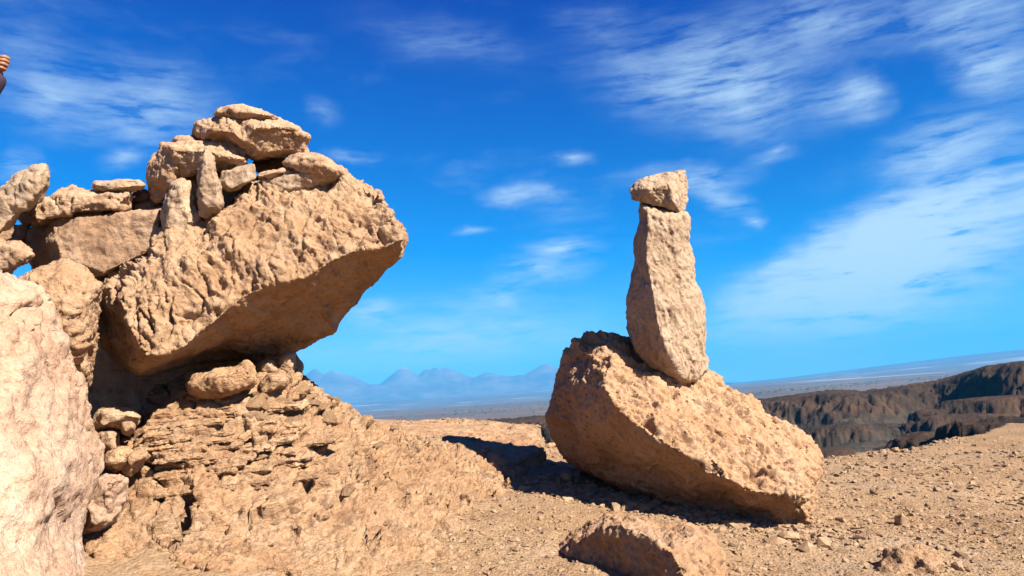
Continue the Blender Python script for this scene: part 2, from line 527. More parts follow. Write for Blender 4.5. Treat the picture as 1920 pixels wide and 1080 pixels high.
def thin_back(m2):
    """fewer faces on the side turned away from the path"""
    nv = len(m2.vertices)
    P = np.empty(nv * 3); m2.vertices.foreach_get('co', P); P = P.reshape(-1, 3)
    N = np.empty(nv * 3, np.float32); m2.vertex_normals.foreach_get('vector', N); N = N.reshape(-1, 3)
    view = P - CAM; view /= np.linalg.norm(view, axis=1)[:, None]
    back = (N * view).sum(1) > 0.3
    fb = back.mean()
    if fb < 0.1: return m2
    ob = bpy.data.objects.new('tmp', m2); COL.objects.link(ob)
    vg = ob.vertex_groups.new(name='b')
    vg.add(np.where(back)[0].tolist(), 1.0, 'REPLACE')
    md = ob.modifiers.new('d', 'DECIMATE'); md.ratio = 1 - 0.93 * fb; md.vertex_group = 'b'; md.vertex_group_factor = 1000
    m3 = bpy.data.meshes.new_from_object(ob.evaluated_get(bpy.context.evaluated_depsgraph_get()))
    bpy.data.objects.remove(ob); bpy.data.meshes.remove(m2)
    return m3


def remesh(V, F, voxel, smooth=2):
    me = bpy.data.meshes.new('tmp')
    me.from_pydata([tuple(v) for v in V], [], F)
    bm = bmesh.new(); bm.from_mesh(me)
    bmesh.ops.recalc_face_normals(bm, faces=bm.faces)
    bm.to_mesh(me); bm.free()
    ob = bpy.data.objects.new('tmp', me); COL.objects.link(ob)
    md = ob.modifiers.new('r', 'REMESH'); md.mode = 'VOXEL'; md.voxel_size = voxel; md.adaptivity = 0
    dg = bpy.context.evaluated_depsgraph_get()
    ev = ob.evaluated_get(dg)
    m2 = bpy.data.meshes.new_from_object(ev)
    bpy.data.objects.remove(ob); bpy.data.meshes.remove(me)
    if len(m2.polygons) > 2500:
        m2 = thin_back(m2)
    nv = len(m2.vertices)
    P = np.empty(nv * 3); m2.vertices.foreach_get('co', P); P = P.reshape(-1, 3)
    E = np.empty(len(m2.edges) * 2, np.int32); m2.edges.foreach_get('vertices', E); E = E.reshape(-1, 2)
    deg = np.bincount(E.ravel(), minlength=nv).astype(float)
    for _ in range(smooth):
        acc = np.zeros((nv, 3))
        for k in range(3):
            acc[:, k] = np.bincount(E[:, 0], P[E[:, 1], k], nv) + np.bincount(E[:, 1], P[E[:, 0], k], nv)
        P = P * 0.4 + 0.6 * acc / deg[:, None]
    return m2, P


def normals(me, P):
    me.vertices.foreach_set('co', P.astype(np.float32).ravel()); me.update()
    N = np.empty(len(P) * 3, np.float32)
    me.vertex_normals.foreach_get('vector', N)
    return N.reshape(-1, 3).astype(float)


def finish(name, me, P, mat, **kw):
    """origin at the base of the thing"""
    lo, hi = P.min(0), P.max(0)
    o = np.array([(lo[0] + hi[0]) / 2, (lo[1] + hi[1]) / 2, lo[2]])
    me.vertices.foreach_set('co', (P - o).astype(np.float32).ravel())
    me.polygons.foreach_set('use_smooth', np.full(len(me.polygons), True))
    me.update(); me.name = name
    ob = link(name, me, mat, **kw)
    ob.location = o
    return ob


def d_rough(amp=1.0, seed=0, facet=1.0, pit=0.0, pitscale=14, fine=1.0, keep=0.5):
    def f(p, n):
        d = 0.022 * fbm(p * 3.1 + seed * 3.7, seed, 3)
        d += 0.024 * facet * facets(p, 6.5, seed + 1) + 0.010 * facet * facets(p + 0.02 * fbm(p * 9, seed)[:, None], 17, seed + 2)
        d += 0.008 * fine * fbm(p * 16, seed + 4, 4, 0.6)
        d += 0.022 * terr(fbm(p * 7.5 + 3.1, seed + 8, 4, 0.55), 4) + 0.006 * ridged(p * 24, seed + 9, 2)
        if pit:
            d -= 0.022 * pit * pits(p + 0.012 * fbm(p * 20, seed + 7, 2)[:, None], pitscale, seed + 6, keep)
        return d * amp
    return f


def d_stone(L, amp=1.0, seed=0):
    def f(p, n):
        q = p + 0.05 * L * np.stack([perlin(p * 4 / L, seed), perlin(p * 4 / L + 9, seed + 2), perlin(p * 4 / L + 19, seed + 3)], 1)
        d = L * (0.035 * fbm(p * 1.7 / L + seed, seed, 3) + 0.045 * facets(q, 2.6 / L, seed + 1))
        d += L * 0.055 * terr(fbm(q * 3.2 / L + 3.1, seed + 8, 4, 0.55), 4)
        d += 0.011 * terr(fbm(q * 19, seed + 5, 3, 0.6), 3) + 0.005 * ridged(p * 26, seed + 9, 2) + 0.004 * fbm(p * 45, seed + 4, 2, 0.6)
        d -= 0.014 * grooves(q * 2.6 / L, seed + 11, 0.08) * sst(-0.1, 0.3, fbm(p * 2 / L, seed + 12, 2))
        return d * amp
    return f


def cut_planes(P, seed, n=12, lo=0.79, hi=0.98):
    """flat broken faces: everything beyond a plane is moved back onto it"""
    r = np.random.default_rng(seed); c = P.mean(0)
    ext = P.max(0) - P.min(0)
    for k in range(n):
        m = r.normal(size=3) / ext; m /= np.linalg.norm(m)
        h = (P - c) @ m
        lim = h.max() * r.uniform(lo, hi)
        P = P - np.outer(np.maximum(h - lim, 0), m)
    return P




def rock(name, outline, inner=(), ridges=(), thick=0.4, back=0.7, mid=0.45, mids=1.0, push=(0, 0, 0), voxel=0.01, smooth=2,
         disp=None, mat='block', extra=(), post=None, cuts=0, **kw):
    V, F = closed_form(outline, inner, ridges, thick, back, mid, mids, push)
    for (V2, F2) in extra:
        F = F + [tuple(i + len(V) for i in f) for f in F2]; V = np.vstack([V, V2])
    me, P = remesh(V, F, voxel, smooth)
    if cuts: P = cut_planes(P, cuts)
    N = normals(me, P)
    disp = disp or d_rough()
    P = P + N * disp(P, N)[:, None]
    if post is not None:
        N = normals(me, P); P = post(P, N)
    ob = finish(name, me, P, MAT[mat] if isinstance(mat, str) else mat, **kw)
    return ob


def hull(points):
    """convex solid from photo points (px, py, depth)"""
    bm = bmesh.new()
    for p in points: bm.verts.new(at(*p))
    r = bmesh.ops.convex_hull(bm, input=bm.verts)
    bmesh.ops.delete(bm, geom=[v for v in bm.verts if not v.link_faces], context='VERTS')
    bm.verts.index_update()
    V = np.array([v.co[:] for v in bm.verts]); F = [tuple(v.index for v in f.verts) for f in bm.faces]
    bm.free()
    return V, F


# ------------------------------------------------------------------ near ground
GCTRL = [  # photo pixel, depth: points of the ground surface
    (1500, 1080, 2.95), (1900, 1080, 2.85), (1700, 1080, 2.9), (1250, 1080, 2.85), (1000, 1080, 2.75), (860, 1080, 2.7), (700, 1080, 2.55), (300, 1080, 2.4),
    (1540, 990, 3.85), (1700, 990, 3.85), (1900, 980, 3.9), (1350, 985, 3.85), (1200, 950, 4.15), (1100, 920, 4.6), (1000, 950, 4.0), (1000, 1000, 3.4),
    (900, 1000, 3.4), (1040, 880, 5.2), (980, 905, 4.75), (1540, 925, 5.0), (1700, 915, 5.2), (1900, 900, 5.6), (1540, 862, 7.0), (1700, 850, 7.3),
    (1850, 815, 8.2), (1920, 787, 9.2), (2050, 760, 10.0), (2050, 950, 4.9), (1010, 850, 6.0), (1000, 800, 8.0), (850, 790, 8.0), (700, 797, 7.3), (600, 790, 7.2),
    (1060, 850, 6.4), (1200, 850, 6.8), (1400, 858, 6.9), (700, 900, 4.6), (300, 900, 4.2), (100, 900, 4.2), (0, 800, 5.5), (-300, 780, 5.0), (-300, 900, 3.4),
]
EDGE = [(-200, 760, 8.0), (300, 775, 8.0), (600, 790, 7.9), (850, 788, 8.3), (1005, 800, 8.2), (1030, 830, 6.9), (1060, 850, 6.7), (1300, 857, 7.1), (1540, 860, 7.3), (1700, 848, 7.6),
        (1850, 813, 8.5), (1920, 786, 9.5), (2050, 760, 10.5)]
_gp = np.array([at(*c) for c in GCTRL])
_gp = np.vstack([_gp, [[x, y, z] for x, y, z in ((-4, -3, .25), (4, -3, .1), (0, -4, .1), (0, 0.5, .12), (2, 0, .1), (-2, 0, .3), (6, 2, .12), (-6, 2, .5),
                                                 (-5, 6, .7), (8, 6, .2), (8, 14, .3), (-8, 12, .6), (0, 14, .4), (0, -15, .1), (15, -10, .1), (-15, -10, .4))]])


def _tps(d2):
    return np.where(d2 > 0, d2 * np.log(np.maximum(d2, 1e-12)) * 0.5, 0.0)


def _fit(pts, lam=0.02):
    n = len(pts); X = pts[:, :2]
    K = _tps(((X[:, None] - X[None]) ** 2).sum(2)) + lam * np.eye(n)
    Pm = np.hstack([np.ones((n, 1)), X])
    A = np.zeros((n + 3, n + 3)); A[:n, :n] = K; A[:n, n:] = Pm; A[n:, :n] = Pm.T
    return np.linalg.solve(A, np.concatenate([pts[:, 2], np.zeros(3)]))


_gw = _fit(_gp)


def tps_z(x, y):
    out = np.empty(len(x))
    for k in range(0, len(x), 40000):
        X = np.stack([x[k:k + 40000], y[k:k + 40000]], 1)
        d2 = ((X[:, None, :] - _gp[None, :, :2]) ** 2).sum(2)
        out[k:k + 40000] = _tps(d2) @ _gw[:-3] + _gw[-3] + X @ _gw[-2:]
    return out


_e = np.array([at(*c) for c in EDGE])
_eaz = np.arctan2(_e[:, 0], _e[:, 1]); _er = np.hypot(_e[:, 0], _e[:, 1])
_o = np.argsort(_eaz); _eaz = _eaz[_o]; _er = _er[_o]


def edge_r(az):
    inside = np.interp(az, _eaz, _er)
    side = np.clip((np.abs(az - (_eaz[0] + _eaz[-1]) / 2) - (_eaz[-1] - _eaz[0]) / 2) / 0.5, 0, 1)
    return inside * (1 - side) + 22.0 * side


def ground_base(x, y):
    r = np.hypot(x, y); az = np.arctan2(x, y)
    q = np.stack([x, y, x * 0], 1)
    E = edge_r(az) + 0.25 * fbm(q * 0.9 + 5, 40, 3)
    k = np.minimum(r, E) / np.maximum(r, 1e-6)
    z = tps_z(x * k, y * k)
    over = np.maximum(r - E, 0)
    return z - np.minimum(over * 0.95 + 0.12 * np.minimum(over * 6, 1), 75) + np.where(over > 0.5, 0.25 * fbm(q * 0.35, 8, 4), 0)


def ground_z(x, y):
    x = np.atleast_1d(np.asarray(x, float)); y = np.atleast_1d(np.asarray(y, float))
    q = np.stack([x, y, x * 0], 1)
    z = ground_base(x, y)
    z += 0.022 * fbm(q * 2.2, 21, 4) + 0.012 * facets(q, 7, 23) * sst(-0.1, 0.5, fbm(q * 1.1, 24, 2))
    z += 0.007 * fbm(q * 18, 25, 3, 0.6)
    return z


def build_ground():
    az = np.unique(np.round(np.concatenate([np.radians(np.linspace(-42, 42, 390)), np.radians(np.linspace(42, 318, 90))]), 6))
    r = np.concatenate([np.linspace(0.2, 1.9, 14)[:-1], np.exp(np.linspace(math.log(1.9), math.log(11), 370)), np.exp(np.linspace(math.log(11), math.log(140), 50))[1:]])
    A, Rr = np.meshgrid(az[:-1], r)
    x = (Rr * np.sin(A)).ravel(); y = (Rr * np.cos(A)).ravel()
    z = ground_z(x, y)
    na, nr = len(az) - 1, len(r)
    i = np.arange(nr - 1)[:, None] * na; j = np.arange(na)[None, :]; j2 = (j + 1) % na
    F = np.stack([i + j, i + na + j, i + na + j2, i + j2], 2).reshape(-1, 4)
    V = np.stack([x, y, z], 1)
    c = len(V); V = np.vstack([V, [[0, 0, z[:na].mean()]]])
    me = mesh_np('ground', V, F[:, ::-1].copy())
    ob = link('ground', me, MAT['ground'], kind='structure')
    return ob


build_ground()

# ------------------------------------------------------------------ far country
def polar_sheet(az0, az1, naz, radii, zf):
    az = np.linspace(az0, az1, naz)
    A, Rr = np.meshgrid(az, radii)
    x = (Rr * np.sin(A)).ravel(); y = (Rr * np.cos(A)).ravel()
    z = zf(x, y, Rr.ravel(), A.ravel())
    n, m = naz, len(radii)
    i = np.arange(m - 1)[:, None] * n; j = np.arange(n - 1)[None, :]
    F = np.stack([i + j, i + j + 1, i + n + j + 1, i + n + j], 2).reshape(-1, 4)
    return np.stack([x, y, z], 1), F


PLAIN_Z = -150.0


def plain_z(x, y, r, az):
    rise = 900 * sst(22000, 60000, r) * sst(math.radians(14), math.radians(36), az) * (1 - sst(math.radians(60), math.radians(90), az))
    rise = rise + 420 * sst(24000, 47000, r) * (1 - sst(math.radians(6), math.radians(16), az))
    q = np.stack([x, y, x * 0], 1)
    return PLAIN_Z + rise + 2.0 * fbm(q / 900.0, 51, 3)


def plain_material():
    m = bpy.data.materials.new('desert_plain'); m.use_nodes = True
    t = NT(m.node_tree)
    v = t.n('ShaderNodeTexCoord').outputs['Object']
    sp = t.n('ShaderNodeSeparateXYZ', {0: v})
    rr = t.math('SQRT', t.math('ADD', t.math('POWER', sp.outputs[0], 2.0), t.math('POWER', sp.outputs[1], 2.0)))
    v2 = t.n('ShaderNodeMapping', {'Vector': v, 'Scale': (1.0, 1.0, 1.0)}).outputs[0]
    n1 = t.noise(v2, 0.00035, 7, 0.6)
    n2 = t.noise(v2, 0.0022, 6, 0.6)
    f = t.math('MULTIPLY_ADD', n2, 0.45, t.math('MULTIPLY', n1, 0.55))
    c = t.ramp(f, [(0.36, (0.062, 0.046, 0.036)), (0.5, (0.102, 0.074, 0.056)), (0.64, (0.142, 0.104, 0.079))]).outputs[0]
    # scrub
    n3 = t.noise(v2, 0.011, 5, 0.65)
    near = t.rng(rr, 14000.0, 20000.0, 1.0, 0.0)
    c = t.mix(t.math('MULTIPLY', near, t.rng(n3, 0.56, 0.64, 0.0, 0.6)), c, (0.035, 0.042, 0.028, 1))
    # salt crust far out
    ns = t.noise(v2, 0.00016, 6, 0.62)
    band = t.math('MULTIPLY', t.rng(rr, 17000.0, 21000.0, 0, 1, True), t.rng(rr, 36000.0, 46000.0, 1, 0, True))
    salt = t.math('MULTIPLY', band, t.rng(ns, 0.55, 0.62, 0.0, 0.6, True))
    c = t.mix(salt, c, (0.4, 0.37, 0.35, 1))
    bs = t.n('ShaderNodeBsdfPrincipled', {'Base Color': c, 'Roughness': 0.95, 'Specular IOR Level': 0.05})
    t.n('ShaderNodeOutputMaterial', {0: bs.outputs[0]})
    return m


V, F = polar_sheet(-math.pi, math.pi, 481, np.concatenate([np.geomspace(120, 2000, 10)[:-1], np.geomspace(2000, 64000, 60)]), plain_z)
link('plain', mesh_np('plain', V, F), plain_material(), kind='structure')

# badlands ridge across the canyon
CREST = [(1020, 790), (1050, 786), (1100, 780), (1330, 768), (1430, 758), (1500, 746), (1560, 738), (1620, 741), (1700, 728), (1750, 721), (1800, 706), (1850, 690), (1900, 683), (1960, 676), (2200, 650)]
_ca = np.array([az_slope(*c) for c in CREST])


def badlands_z(x, y, r, az):
    q = np.stack([x, y, x * 0], 1)
    crest_s = np.interp(az, _ca[:, 0], _ca[:, 1])
    Rc = 1250 + 160 * perlin(np.stack([az * 9, az * 0, az * 0], 1), 3)
    zc = crest_s * Rc
    w = fbm(q / 160.0, 61, 3)[:, None] * 25
    gul = ridged((q + w * 0.5) / 30.0, 62, 5, 0.62)          # gullies
    floor = -76 + 10 * fbm(q / 200.0, 63, 3) + 5.5 * ridged((q + w) / 60.0, 66, 4) * sst(-0.3, 0.4, fbm(q / 260.0, 64, 2))
    t = (r - Rc)
    up = sst(-150, -12, t) * (1 - sst(60, 1300, t))
    face = np.clip(up * (1 - up) * 4, 0, 1)
    z = floor * (1 - up) + zc * up
    z = np.where(t > 60, PLAIN_Z - 8 + (z - (PLAIN_Z - 8)) * (1 - sst(300, 1500, t)), z)
    z = z + (gul - 0.3) * (2.6 + 5.5 * face) * sst(-170, -90, t) * (1 - sst(200, 700, t))
    # scarps on the canyon floor and the near dark spur
    for (px, py, rr, wa, wr, hh) in SCARPS:
        a0, s0 = az_slope(px, py)
        da = (az - a0) / wa; dr = (r - rr) / wr
        e = da * da + dr * dr + 0.55 * gul * 0.4 - 0.2
        z = np.maximum(z, (s0 * rr - hh) + hh * (1 - sst(0.25, 1.0, e)) * (1 + 0.10 * gul) - 200 * (e > 1.0))
    z = np.where(r < 130, np.minimum(z, -0.16 * r - 20), z)
    return z


SCARPS = [(1570, 803, 860, 0.075, 70, 26), (1650, 800, 930, 0.07, 80, 18), (1745, 772, 980, 0.032, 60, 20), (1800, 780, 900, 0.075, 60, 16), (1890, 745, 1000, 0.09, 80, 14),
          (1760, 822, 420, 0.085, 60, 22), (1860, 797, 380, 0.08, 60, 22), (1690, 842, 470, 0.05, 50, 14), (1560, 842, 560, 0.04, 40, 6), (1046, 797, 620, 0.05, 120, 20)]


def badlands_material():
    m = bpy.data.materials.new('badlands_earth'); m.use_nodes = True
    t = NT(m.node_tree)
    v = t.n('ShaderNodeTexCoord').outputs['Object']
    n1 = t.noise(v, 0.006, 6, 0.6); n2 = t.noise(v, 0.05, 6, 0.65)
    f = t.math('MULTIPLY_ADD', n2, 0.5, t.math('MULTIPLY', n1, 0.5))
    c = t.ramp(f, [(0.38, (0.024, 0.018, 0.014)), (0.5, (0.044, 0.03, 0.021)), (0.62, (0.08, 0.046, 0.028))]).outputs[0]
    geo = t.n('ShaderNodeNewGeometry')
    up = t.n('ShaderNodeSeparateXYZ', {0: geo.outputs['Normal']}).outputs[2]
    hz = t.n('ShaderNodeSeparateXYZ', {0: v}).outputs[2]
    low = t.rng(hz, -66.0, -50.0, 1.0, 0.0, True)
    flat = t.math('MULTIPLY', t.rng(up, 0.86, 0.97, 0.0, 0.85, True), low)
    c = t.mix(t.math('MAXIMUM', flat, t.math('MULTIPLY', low, 0.55)), c, t.ramp(n2, [(0.4, (0.03, 0.029, 0.025)), (0.6, (0.058, 0.053, 0.043))]).outputs[0])
    b = t.n('ShaderNodeBump', {'Strength': 0.9, 'Distance': 5.0, 'Height': t.noise(v, 0.14, 7, 0.75)}).outputs[0]
    bs = t.n('ShaderNodeBsdfPrincipled', {'Base Color': c, 'Roughness': 0.95, 'Normal': b, 'Specular IOR Level': 0.05})
    t.n('ShaderNodeOutputMaterial', {0: bs.outputs[0]})
    return m


V, F = polar_sheet(math.radians(-4), math.radians(42), 560, np.concatenate([np.geomspace(100, 330, 30)[:-1], np.linspace(330, 1450, 190), np.geomspace(1450, 3200, 30)[1:]]), badlands_z)
link('badlands', mesh_np('badlands', V, F), badlands_material(), kind='structure')

# volcano chain
PEAKS = [(560, 700, 20, 0), (590, 691, 18, 0), (623, 694, 26, 0), (652, 703, 22, 0), (742, 699, 16, 0), (756, 688, 20, 0), (772, 698, 16, 0), (800, 692, 18, 0), (816, 689, 20, 0), (835, 689, 20, 0), (850, 696, 22, 0), (880, 706, 26, 0), (914, 698, 24, 0), (938, 703, 28, 0),
         (1002, 694, 18, 0), (1023, 682, 24, 0), (1046, 690, 22, 0), (1085, 700, 40, 0), (1180, 706, 60, 0), (380, 700, 60, 14), (250, 700, 70, 16), (100, 695, 60, 18), (-60, 700, 90, 14), (-250, 700, 90, 16)]
MR = 52000.0


def mountain_z(x, y, r, az):
    q = np.stack([x, y, x * 0], 1)
    base = 420 + PLAIN_Z
    z = np.full(len(x), base - 300.0)
    nz = ridged((q + 900 * fbm(q / 5000.0, 71, 2)[:, None]) / 3800.0, 72, 5, 0.55)
    crest = (0.0265 * MR) * (1 + 0.10 * fbm(np.stack([az * 40, az * 0, az * 0], 1), 73, 3))
    z = np.maximum(z, (base - 300) + (crest + CAM[2] - base + 300) * np.exp(-((r - MR) / 5200.0) ** 2) * (1 + 0.03 * nz))
    for (px, py, w, k) in PEAKS:
        a0, s0 = az_slope(px, py)
        hh = s0 * MR - base
        cxp, cyp = MR * math.sin(a0), MR * math.cos(a0)
        d = np.hypot(x - cxp, y - cyp) / (w / FPX * MR * 3.2)
        cone = hh * np.exp(-1.15 * d ** 1.35) * (1 + 0.05 * nz * np.minimum(d * 1.5, 1))
        z = np.maximum(z, base + cone)
    edge = (1 - sst(math.radians(11), math.radians(15.5), az)) * sst(44000, 47500, r) * (1 - sst(60500, 63000, r))
    return (base - 260) + (z - (base - 260)) * edge


def mountain_material():
    m = bpy.data.materials.new('volcanic_slopes'); m.use_nodes = True
    t = NT(m.node_tree)
    v = t.n('ShaderNodeTexCoord').outputs['Object']
    n1 = t.noise(v, 0.0006, 7, 0.62)
    hz = t.n('ShaderNodeSeparateXYZ', {0: v}).outputs[2]
    c = t.ramp(n1, [(0.38, (0.08, 0.06, 0.055)), (0.6, (0.14, 0.11, 0.095))]).outputs[0]
    snow = t.math('MULTIPLY', t.rng(hz, 2300.0, 2500.0, 0, 0.2), t.rng(n1, 0.54, 0.6, 0, 1))
    c = t.mix(snow, c, (0.8, 0.82, 0.85, 1))
    bs = t.n('ShaderNodeBsdfPrincipled', {'Base Color': c, 'Roughness': 0.95, 'Specular IOR Level': 0.05})
    t.n('ShaderNodeOutputMaterial', {0: bs.outputs[0]})
    return m


V, F = polar_sheet(math.radians(-48), math.radians(16), 420, np.linspace(44000, 63000, 60), mountain_z)
link('mountain_range', mesh_np('mountain_range', V, F), mountain_material(), kind='structure')


def haze():
    m = bpy.data.materials.new('hazy_air'); m.use_nodes = True
    t = NT(m.node_tree)
    pv = t.n('ShaderNodeVolumePrincipled', {'Color': (0.055, 0.43, 0.86, 1), 'Density': 2.5e-5, 'Anisotropy': 0.0})
    t.n('ShaderNodeOutputMaterial', {1: pv.outputs[0]})
    X, z0, z1 = 70000, PLAIN_Z - 30, 2700
    V = np.array([[sx * X, sy * X, z] for z in (z0, z1) for sx, sy in ((-1, -1), (1, -1), (1, 1), (-1, 1))], float)
    F = np.array([[3, 2, 1, 0], [4, 5, 6, 7], [0, 1, 5, 4], [1, 2, 6, 5], [2, 3, 7, 6], [3, 0, 4, 7]])
    ob = link('haze', mesh_np('haze', V, F, False), m, kind='stuff', label='thin blue haze over the desert plain', cat='haze')
    return ob


haze()

# ------------------------------------------------------------------ big rocks
def d_block(p, n):
    q = p + 0.05 * np.stack([perlin(p * 4, 1), perlin(p * 4 + 9, 2), perlin(p * 4 + 19, 3)], 1)
    down = sst(-0.1, -0.5, n[:, 2])                     # the underside is smoother
    rg = 1 - 0.8 * down
    d = 0.015 * fbm(p * 3.0, 5, 3) + 0.010 * facets(q, 5.5, 6)
    ax = RIGHT * 0.45 - UP * 0.9
    s = squash(q, ax, 0.45)
    patch = sst(-0.35, 0.35, fbm(p * 4.2, 11, 3))
    d += rg * 0.038 * terr(fbm(squash(q, ax, 0.7) * 5.5, 16, 4, 0.55), 5, 0.2)
    d += rg * 0.022 * terr(fbm(s * 13, 17, 3, 0.6), 3, 0.25) * (0.3 + 0.7 * patch)
    d += rg * (0.010 * ridged(s * 22, 9, 3, 0.55) * (0.3 + 0.7 * patch) + 0.007 * fbm(p * 34, 13, 3, 0.6))
    m1 = sst(-0.1, 0.35, fbm(p * 3.3 + 2, 21, 2)); m2 = sst(-0.15, 0.3, fbm(p * 5 + 8, 22, 2))
    d -= rg * (0.024 * grooves(squash(q, ax, 0.55) * 7, 23, 0.09) * m1 + 0.015 * grooves(s * 15, 24, 0.12) * m2)
    d -= 0.03 * pits(s, 11, 14, 0.25, 0.08, 0.36) * rg
    d -= 0.05 * cracks(squash(q, RIGHT + UP * 0.5, 0.5), 3.1, 15, 0.035) * rg * patch + 0.03 * cracks(squash(q, ax, 0.6), 6.5, 19, 0.05) * rg * sst(0.2, 0.6, fbm(p * 3 + 4, 20, 2))
    d += down * (0.012 * terr(fbm(p * 5, 18, 3), 4) + 0.003 * fbm(p * 30, 19, 3))
    return d


O = [  # the overhanging block: outline, clockwise from the upper left
    (285, 447, 3.36), (310, 437, 3.40), (368, 424, 3.46), (420, 393, 3.52), (450, 374, 3.56), (500, 346, 3.62), (560, 322, 3.72), (612, 306, 3.82), (642, 318, 3.80), (680, 347, 3.72), (714, 359, 3.66),
    (724, 384, 3.60), (742, 419, 3.52), (757, 449, 3.46), (749, 486, 3.62), (727, 503, 3.72), (680, 550, 3.82), (653, 581, 3.88), (637, 600, 3.9), (627, 620, 3.88),
    (603, 631, 3.95), (577, 647, 4.0), (550, 661, 4.02), (513, 674, 4.02), (480, 681, 4.0), (430, 674, 3.95), (373, 676, 3.82), (325, 688, 3.62), (286, 694, 3.45), (262, 703, 3.42), (228, 692, 3.5), (200, 655, 3.6),
    (188, 600, 3.62), (184, 555, 3.55), (196, 530, 3.42), (243, 500, 3.38), (281, 478, 3.36)]
OI = [(273, 667, 3.05), (303, 664, 3.06), (347, 647, 3.10), (392, 616, 3.15), (437, 573, 3.2), (462, 556, 3.22), (497, 537, 3.25), (545, 528, 3.28), (572, 523, 3.30), (604, 502, 3.34), (630, 487, 3.36), (660, 474, 3.38), (700, 464, 3.40), (733, 457, 3.42),
      (222, 560, 3.18), (245, 610, 3.12),
      (300, 520, 3.19), (420, 470, 3.30), (530, 430, 3.42), (620, 400, 3.52), (690, 400, 3.56), (400, 560, 3.18), (520, 490, 3.3),
      (430, 630, 3.5), (530, 600, 3.62), (600, 560, 3.64), (680, 500, 3.6), (340, 670, 3.36)]
no = len(O)
rock('overhanging_boulder', O, OI, [list(range(no, no + 14)), [no, no + 15, no + 14]], thick=0.75, back=0.75, mid=0.4, voxel=0.0068, smooth=0, disp=d_block,
     mat='block', label='huge tilted sandstone block jutting out over the layered outcrop', cat='boulder')


def d_wall(p, n):
    d = 0.03 * fbm(p * 2.2, 31, 4) + 0.012 * facets(p + 0.03 * fbm(p * 6, 30)[:, None], 4.5, 32)
    up = sst(0.95, 1.25, p[:, 2])
    rgh = up + 0.5 * sst(0.1, 0.5, fbm(p * 2.0 + 7, 33, 2))
    d += 0.016 * rgh * facets(p + 0.02 * fbm(p * 9, 35)[:, None], 11, 34) - 0.02 * rgh * cracks(p, 6, 36, 0.08)
    d -= 0.016 * grooves(p * 5, 27, 0.05) * sst(0.0, 0.4, fbm(p * 2 + 3, 28, 2)) + 0.014 * grooves(p * 11, 26, 0.08) * sst(0.05, 0.4, fbm(p * 3 + 6, 29, 2))
    d += 0.006 * fbm(p * 22, 37, 4, 0.65) + 0.009 * terr(fbm(p * 12, 25, 3, 0.6), 4) - 0.012 * pits(squash(p, (0, 0, 1), 0.6), 17, 38, 0.14, 0.05, 0.3)
    return d


W = [(-260, 470, 2.3), (-60, 490, 2.35), (0, 520, 2.42), (35, 538, 2.48), (75, 546, 2.52), (97, 575, 2.55), (112, 625, 2.58), (128, 670, 2.6), (150, 702, 2.62), (164, 722, 2.64), (172, 770, 2.66), (184, 830, 2.66), (190, 875, 2.64),
     (172, 915, 2.55), (150, 950, 2.48), (136, 990, 2.4), (138, 1040, 2.3), (150, 1100, 2.2), (170, 1220, 2.05), (-260, 1260, 1.9)]
WI = [(0, 600, 2.3), (60, 640, 2.34), (110, 760, 2.4), (140, 850, 2.42), (0, 800, 2.08), (60, 900, 2.08), (0, 1000, 1.92), (80, 1040, 2.02), (-150, 700, 2.1), (-150, 1000, 1.85), (0, 1110, 1.82), (90, 1130, 1.93), (-120, 1180, 1.78), (60, 1200, 1.84)]
rock('pale_cliff', W, WI, thick=0.7, back=0.7, mid=0.3, voxel=0.009, smooth=2, disp=d_wall, mat='wall',
     label='pale sunlit rock face filling the lower left foreground', cat='cliff')

rock('rounded_boulder', [(20, 545, 3.0), (40, 527, 3.0), (75, 505, 3.02), (120, 494, 3.05), (150, 508, 3.08), (186, 537, 3.1), (184, 585, 3.1), (178, 625, 3.1), (170, 670, 3.1), (163, 718, 3.05), (140, 760, 3.0), (60, 700, 2.95), (30, 600, 2.95)],
     [(120, 530, 2.86), (140, 560, 2.83), (150, 610, 2.85), (120, 600, 2.82), (80, 560, 2.84), (150, 670, 2.9)], thick=0.5, back=0.6, voxel=0.008, disp=d_rough(0.9, 41), mat='block',
     label='grey-tan boulder wedged between the pale rock face and the overhanging block', cat='boulder')


